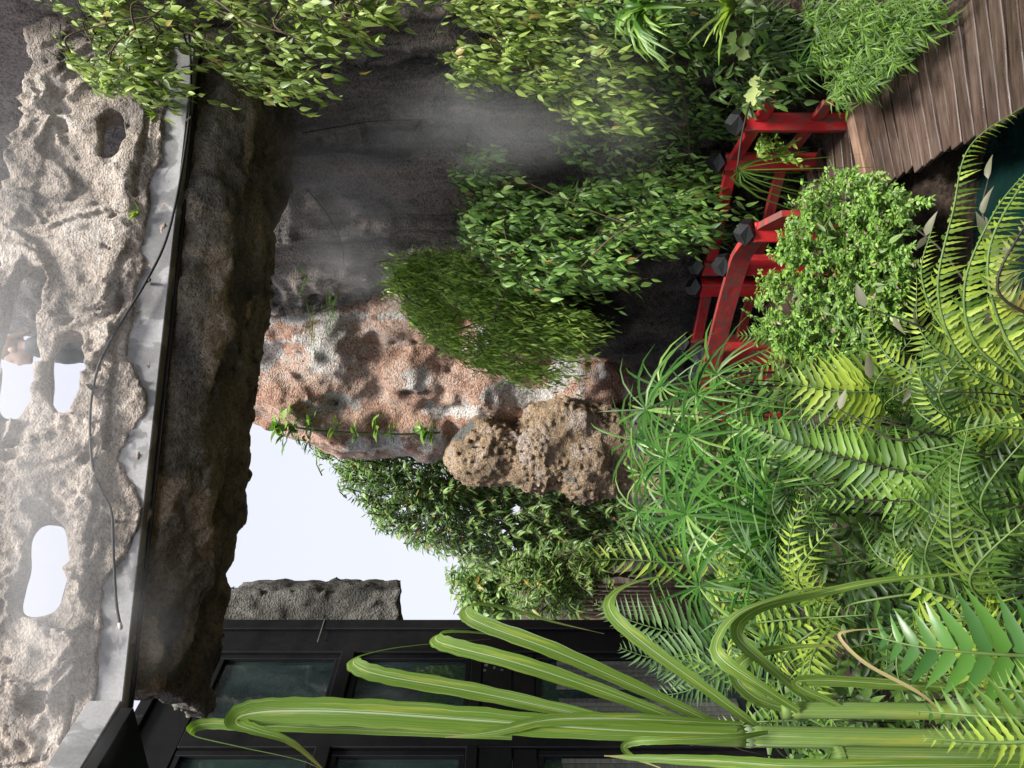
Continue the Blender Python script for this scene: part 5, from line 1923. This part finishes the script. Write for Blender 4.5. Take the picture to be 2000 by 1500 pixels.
cane_leaf([(8, 2100, 1.0), (6, 1800, 1.0), (4, 1560, 1.02), (14, 1400, 1.06), (20, 1250, 1.1), (24, 1180, 1.12)], .03, nrm=Vector((0, -1, .2)))
cane_leaf([(85, 1450, 1.15), (95, 1250, 1.14), (95, 1080, 1.14), (70, 960, 1.14), (60, 870, 1.15)], .03, nrm=Vector((0, -1, .3)))
cane_leaf([(120, 1640, 1.2), (170, 1560, 1.2), (160, 1800, 1.2), (150, 1950, 1.2)], .028, nrm=Vector((0, -1, .3)))
cane_leaf([(110, 1840, 1.18), (150, 1790, 1.18), (205, 1690, 1.2), (255, 1640, 1.22), (268, 1660, 1.22), (272, 1720, 1.22)], .009, "cane_dry", nrm=Vector((0, -1, .3)))
print("cane", round(time.time() - T0, 1))

# ------------------------------------------------------------------ person behind the parapet
def person():
    px, py, zd = .27, 5.72, 4.545
    root = empty("person", (px, py, zd), "person in a dark jacket with tied back hair, seen in profile behind the parapet", "person")
    o = np.array((px, py, zd), dtype=np.float32)
    def at(*q): return tuple(o + np.array(q, dtype=np.float32))
    hd = (-.02, 0, 1.47)
    def head(p):
        d = ellipsoid(p, at(hd[0] + .012, 0, hd[2] + .02), (.098, .076, .112))
        d = smin(d, ellipsoid(p, at(hd[0] - .035, 0, hd[2] - .055), (.06, .052, .062)), .04)
        d = smin(d, capsule(p, at(hd[0] - .098, 0, hd[2] - .022), at(hd[0] - .085, 0, hd[2] + .02), .014, .009), .018)     # nose
        d = smin(d, ellipsoid(p, at(hd[0] - .088, 0, hd[2] - .058), (.012, .024, .008)), .01)                           # upper lip
        d = smin(d, ellipsoid(p, at(hd[0] - .086, 0, hd[2] - .072), (.012, .022, .008)), .008)
        d = smin(d, ellipsoid(p, at(hd[0] - .078, 0, hd[2] - .10), (.02, .026, .018)), .02)                             # chin
        for s_ in (-1, 1):
            d = smin(d, ellipsoid(p, at(hd[0] + .012, s_ * .078, hd[2] - .012), (.02, .012, .032)), .008)               # ears
            d = smax(d, -ellipsoid(p, at(hd[0] - .085, s_ * .034, hd[2] + .012), (.02, .018, .012)), .014)
            d = smin(d, ellipsoid(p, at(hd[0] - .066, s_ * .034, hd[2] + .012), (.013, .013, .011)), .004)
        return d
    def body(p):
        d = head(p)
        d = smin(d, capsule(p, at(0.02, 0, 1.26), at(.008, 0, 1.42), .052, .048), .03)
        d = smin(d, ellipsoid(p, at(.02, 0, 1.08), (.11, .17, .22)), .05)
        d = smin(d, ellipsoid(p, at(.02, 0, .86), (.11, .155, .16)), .06)
        for s_ in (-1, 1):
            d = smin(d, capsule(p, at(.01, s_ * .09, .82), at(0, s_ * .09, .44), .078, .052), .04)
            d = smin(d, capsule(p, at(0, s_ * .09, .44), at(.02, s_ * .09, .07), .05, .036), .02)
            d = smin(d, capsule(p, at(.03, s_ * .09, .035), at(-.13, s_ * .10, .03), .036, .03), .02)
            d = smin(d, capsule(p, at(.02, s_ * .17, 1.21), at(.05, s_ * .21, .95), .05, .04), .03)
            el, wr = at(.05, s_ * .21, .95), at(.0, s_ * .215, .74)
            d = smin(d, capsule(p, el, wr, .038, .028), .02)
            d = smin(d, ellipsoid(p, at(-.01, s_ * .215, .68), (.034, .018, .045)), .012)
            for f_, ln in ((-.026, .055), (-.009, .068), (.009, .064), (.026, .05)):
                d = smin(d, capsule(p, at(-.012 + f_, s_ * .215, .65), at(-.022 + f_ * 1.1, s_ * .205, .65 - ln), .0088, .007), .004)
            d = smin(d, capsule(p, at(-.035, s_ * .21, .69), at(-.058, s_ * .205, .645), .010, .008), .005)
        return d
    lo, hi = at(-.4, -.34, -.02), at(.25, .34, 1.65)
    V, F = surface(lo, hi, .011, body)
    mobj("body", V, F, M["skin"], root)
    def jacket(p):
        d = ellipsoid(p, at(.02, 0, 1.08), (.135, .195, .25))
        d = smin(d, ellipsoid(p, at(.02, 0, .84), (.135, .18, .16)), .06)
        d = smin(d, capsule(p, at(.018, 0, 1.26), at(.012, 0, 1.345), .078, .066), .03)     # raised collar
        for s_ in (-1, 1):
            d = smin(d, capsule(p, at(.02, s_ * .17, 1.22), at(.05, s_ * .215, .95), .066, .055), .04)
            d = smin(d, capsule(p, at(.05, s_ * .215, .95), at(.005, s_ * .217, .75), .053, .042), .02)
        return d - .006 * pnoise(p * 16, 3) - .006 * pnoise(p * 34, 8)
    V, F = surface(lo, hi, .013, jacket)
    mobj("jacket", V, F, M["jacket"], root)
    def trousers(p):
        d = ellipsoid(p, at(.02, 0, .80), (.125, .17, .13))
        for s_ in (-1, 1):
            d = smin(d, capsule(p, at(.01, s_ * .09, .80), at(0, s_ * .09, .44), .092, .068), .04)
            d = smin(d, capsule(p, at(0, s_ * .09, .44), at(.02, s_ * .09, .1), .068, .058), .02)
        return d
    V, F = surface(lo, hi, .015, trousers)
    mobj("trousers", V, F, M["jacket"], root)
    def hair(p):
        d = ellipsoid(p, at(hd[0] + .022, 0, hd[2] + .036), (.105, .086, .112))
        d = smax(d, (-p[:, 0] + o[0] + hd[0] - .05 + (p[:, 2] - o[2] - hd[2] - .05) * -.5), .02)
        d = smax(d, (o[2] + hd[2] - .035 - p[:, 2]) + (o[0] + hd[0] - p[:, 0]) * .9, .015)
        d = smin(d, capsule(p, at(hd[0] + .11, 0, hd[2] + .02), at(hd[0] + .15, 0, hd[2] - .10), .03, .012), .02)
        return d - .004 * pnoise(p * np.array((20, 60, 20)), 4)
    V, F = surface(lo, hi, .011, hair)
    mobj("hair", V, F, M["hair"], root)


person()
print("done", round(time.time() - T0, 1))

# ------------------------------------------------------------------ mist from the nozzles
def mist_mat(density):
    m, nt, out = nodes_of("mist")
    tc = N(nt, "ShaderNodeTexCoord")
    ln = N(nt, "ShaderNodeVectorMath", operation='LENGTH')
    nt.links.new(tc.outputs["Object"], ln.inputs[0])
    r = ramp(nt, ((.1, 1.0), (.95, 0.0)), ln.outputs["Value"])
    r.color_ramp.interpolation = 'EASE'
    n1 = noise_tex(nt, tc.outputs["Object"], 1.6, 3, .55)
    nr = ramp(nt, ((.38, 0.0), (.7, 1.0)), n1.outputs[0])
    mu = N(nt, "ShaderNodeMath", operation='MULTIPLY')
    nt.links.new(r.outputs[0], mu.inputs[0]); nt.links.new(nr.outputs[0], mu.inputs[1])
    m2 = N(nt, "ShaderNodeMath", operation='MULTIPLY')
    nt.links.new(mu.outputs[0], m2.inputs[0]); m2.inputs[1].default_value = density
    v = N(nt, "ShaderNodeVolumePrincipled")
    v.inputs["Color"].default_value = (.93, .94, .96, 1)
    v.inputs["Anisotropy"].default_value = .2
    nt.links.new(m2.outputs[0], v.inputs["Density"])
    nt.links.new(v.outputs[0], out.inputs["Volume"])
    return m


bm = bmesh.new()
bmesh.ops.create_icosphere(bm, subdivisions=2, radius=1.0)
mist_me = bpy.data.meshes.new("mist"); bm.to_mesh(mist_me); bm.free()
for (u, v, d, sx, sy, sz, den) in ((1255, 940, 4.85, .45, .32, 1.0, 1.9), (1300, 1180, 4.75, .7, .35, .7, .7), (1130, 640, 6.05, .95, .6, 1.0, 1.5), (985, 690, 6.75, .45, .4, .65, 1.8), (300, 280, 4.0, .5, .2, .35, .7), (700, 50, 4.0, 2.3, .3, .75, 2.4), (250, 90, 3.8, 1.2, .25, .5, 1.4)):
    me = mist_me.copy()
    me.materials.append(mist_mat(den))
    o = bpy.data.objects.new("mist", me)
    COL.objects.link(o)
    o.matrix_world = Matrix.Translation(P(u, v, d)) @ Matrix.Diagonal((sx, sy, sz, 1))
    o["kind"] = "stuff"
scene.cycles.volume_max_steps = 48
scene.cycles.volume_step_rate = 3.0
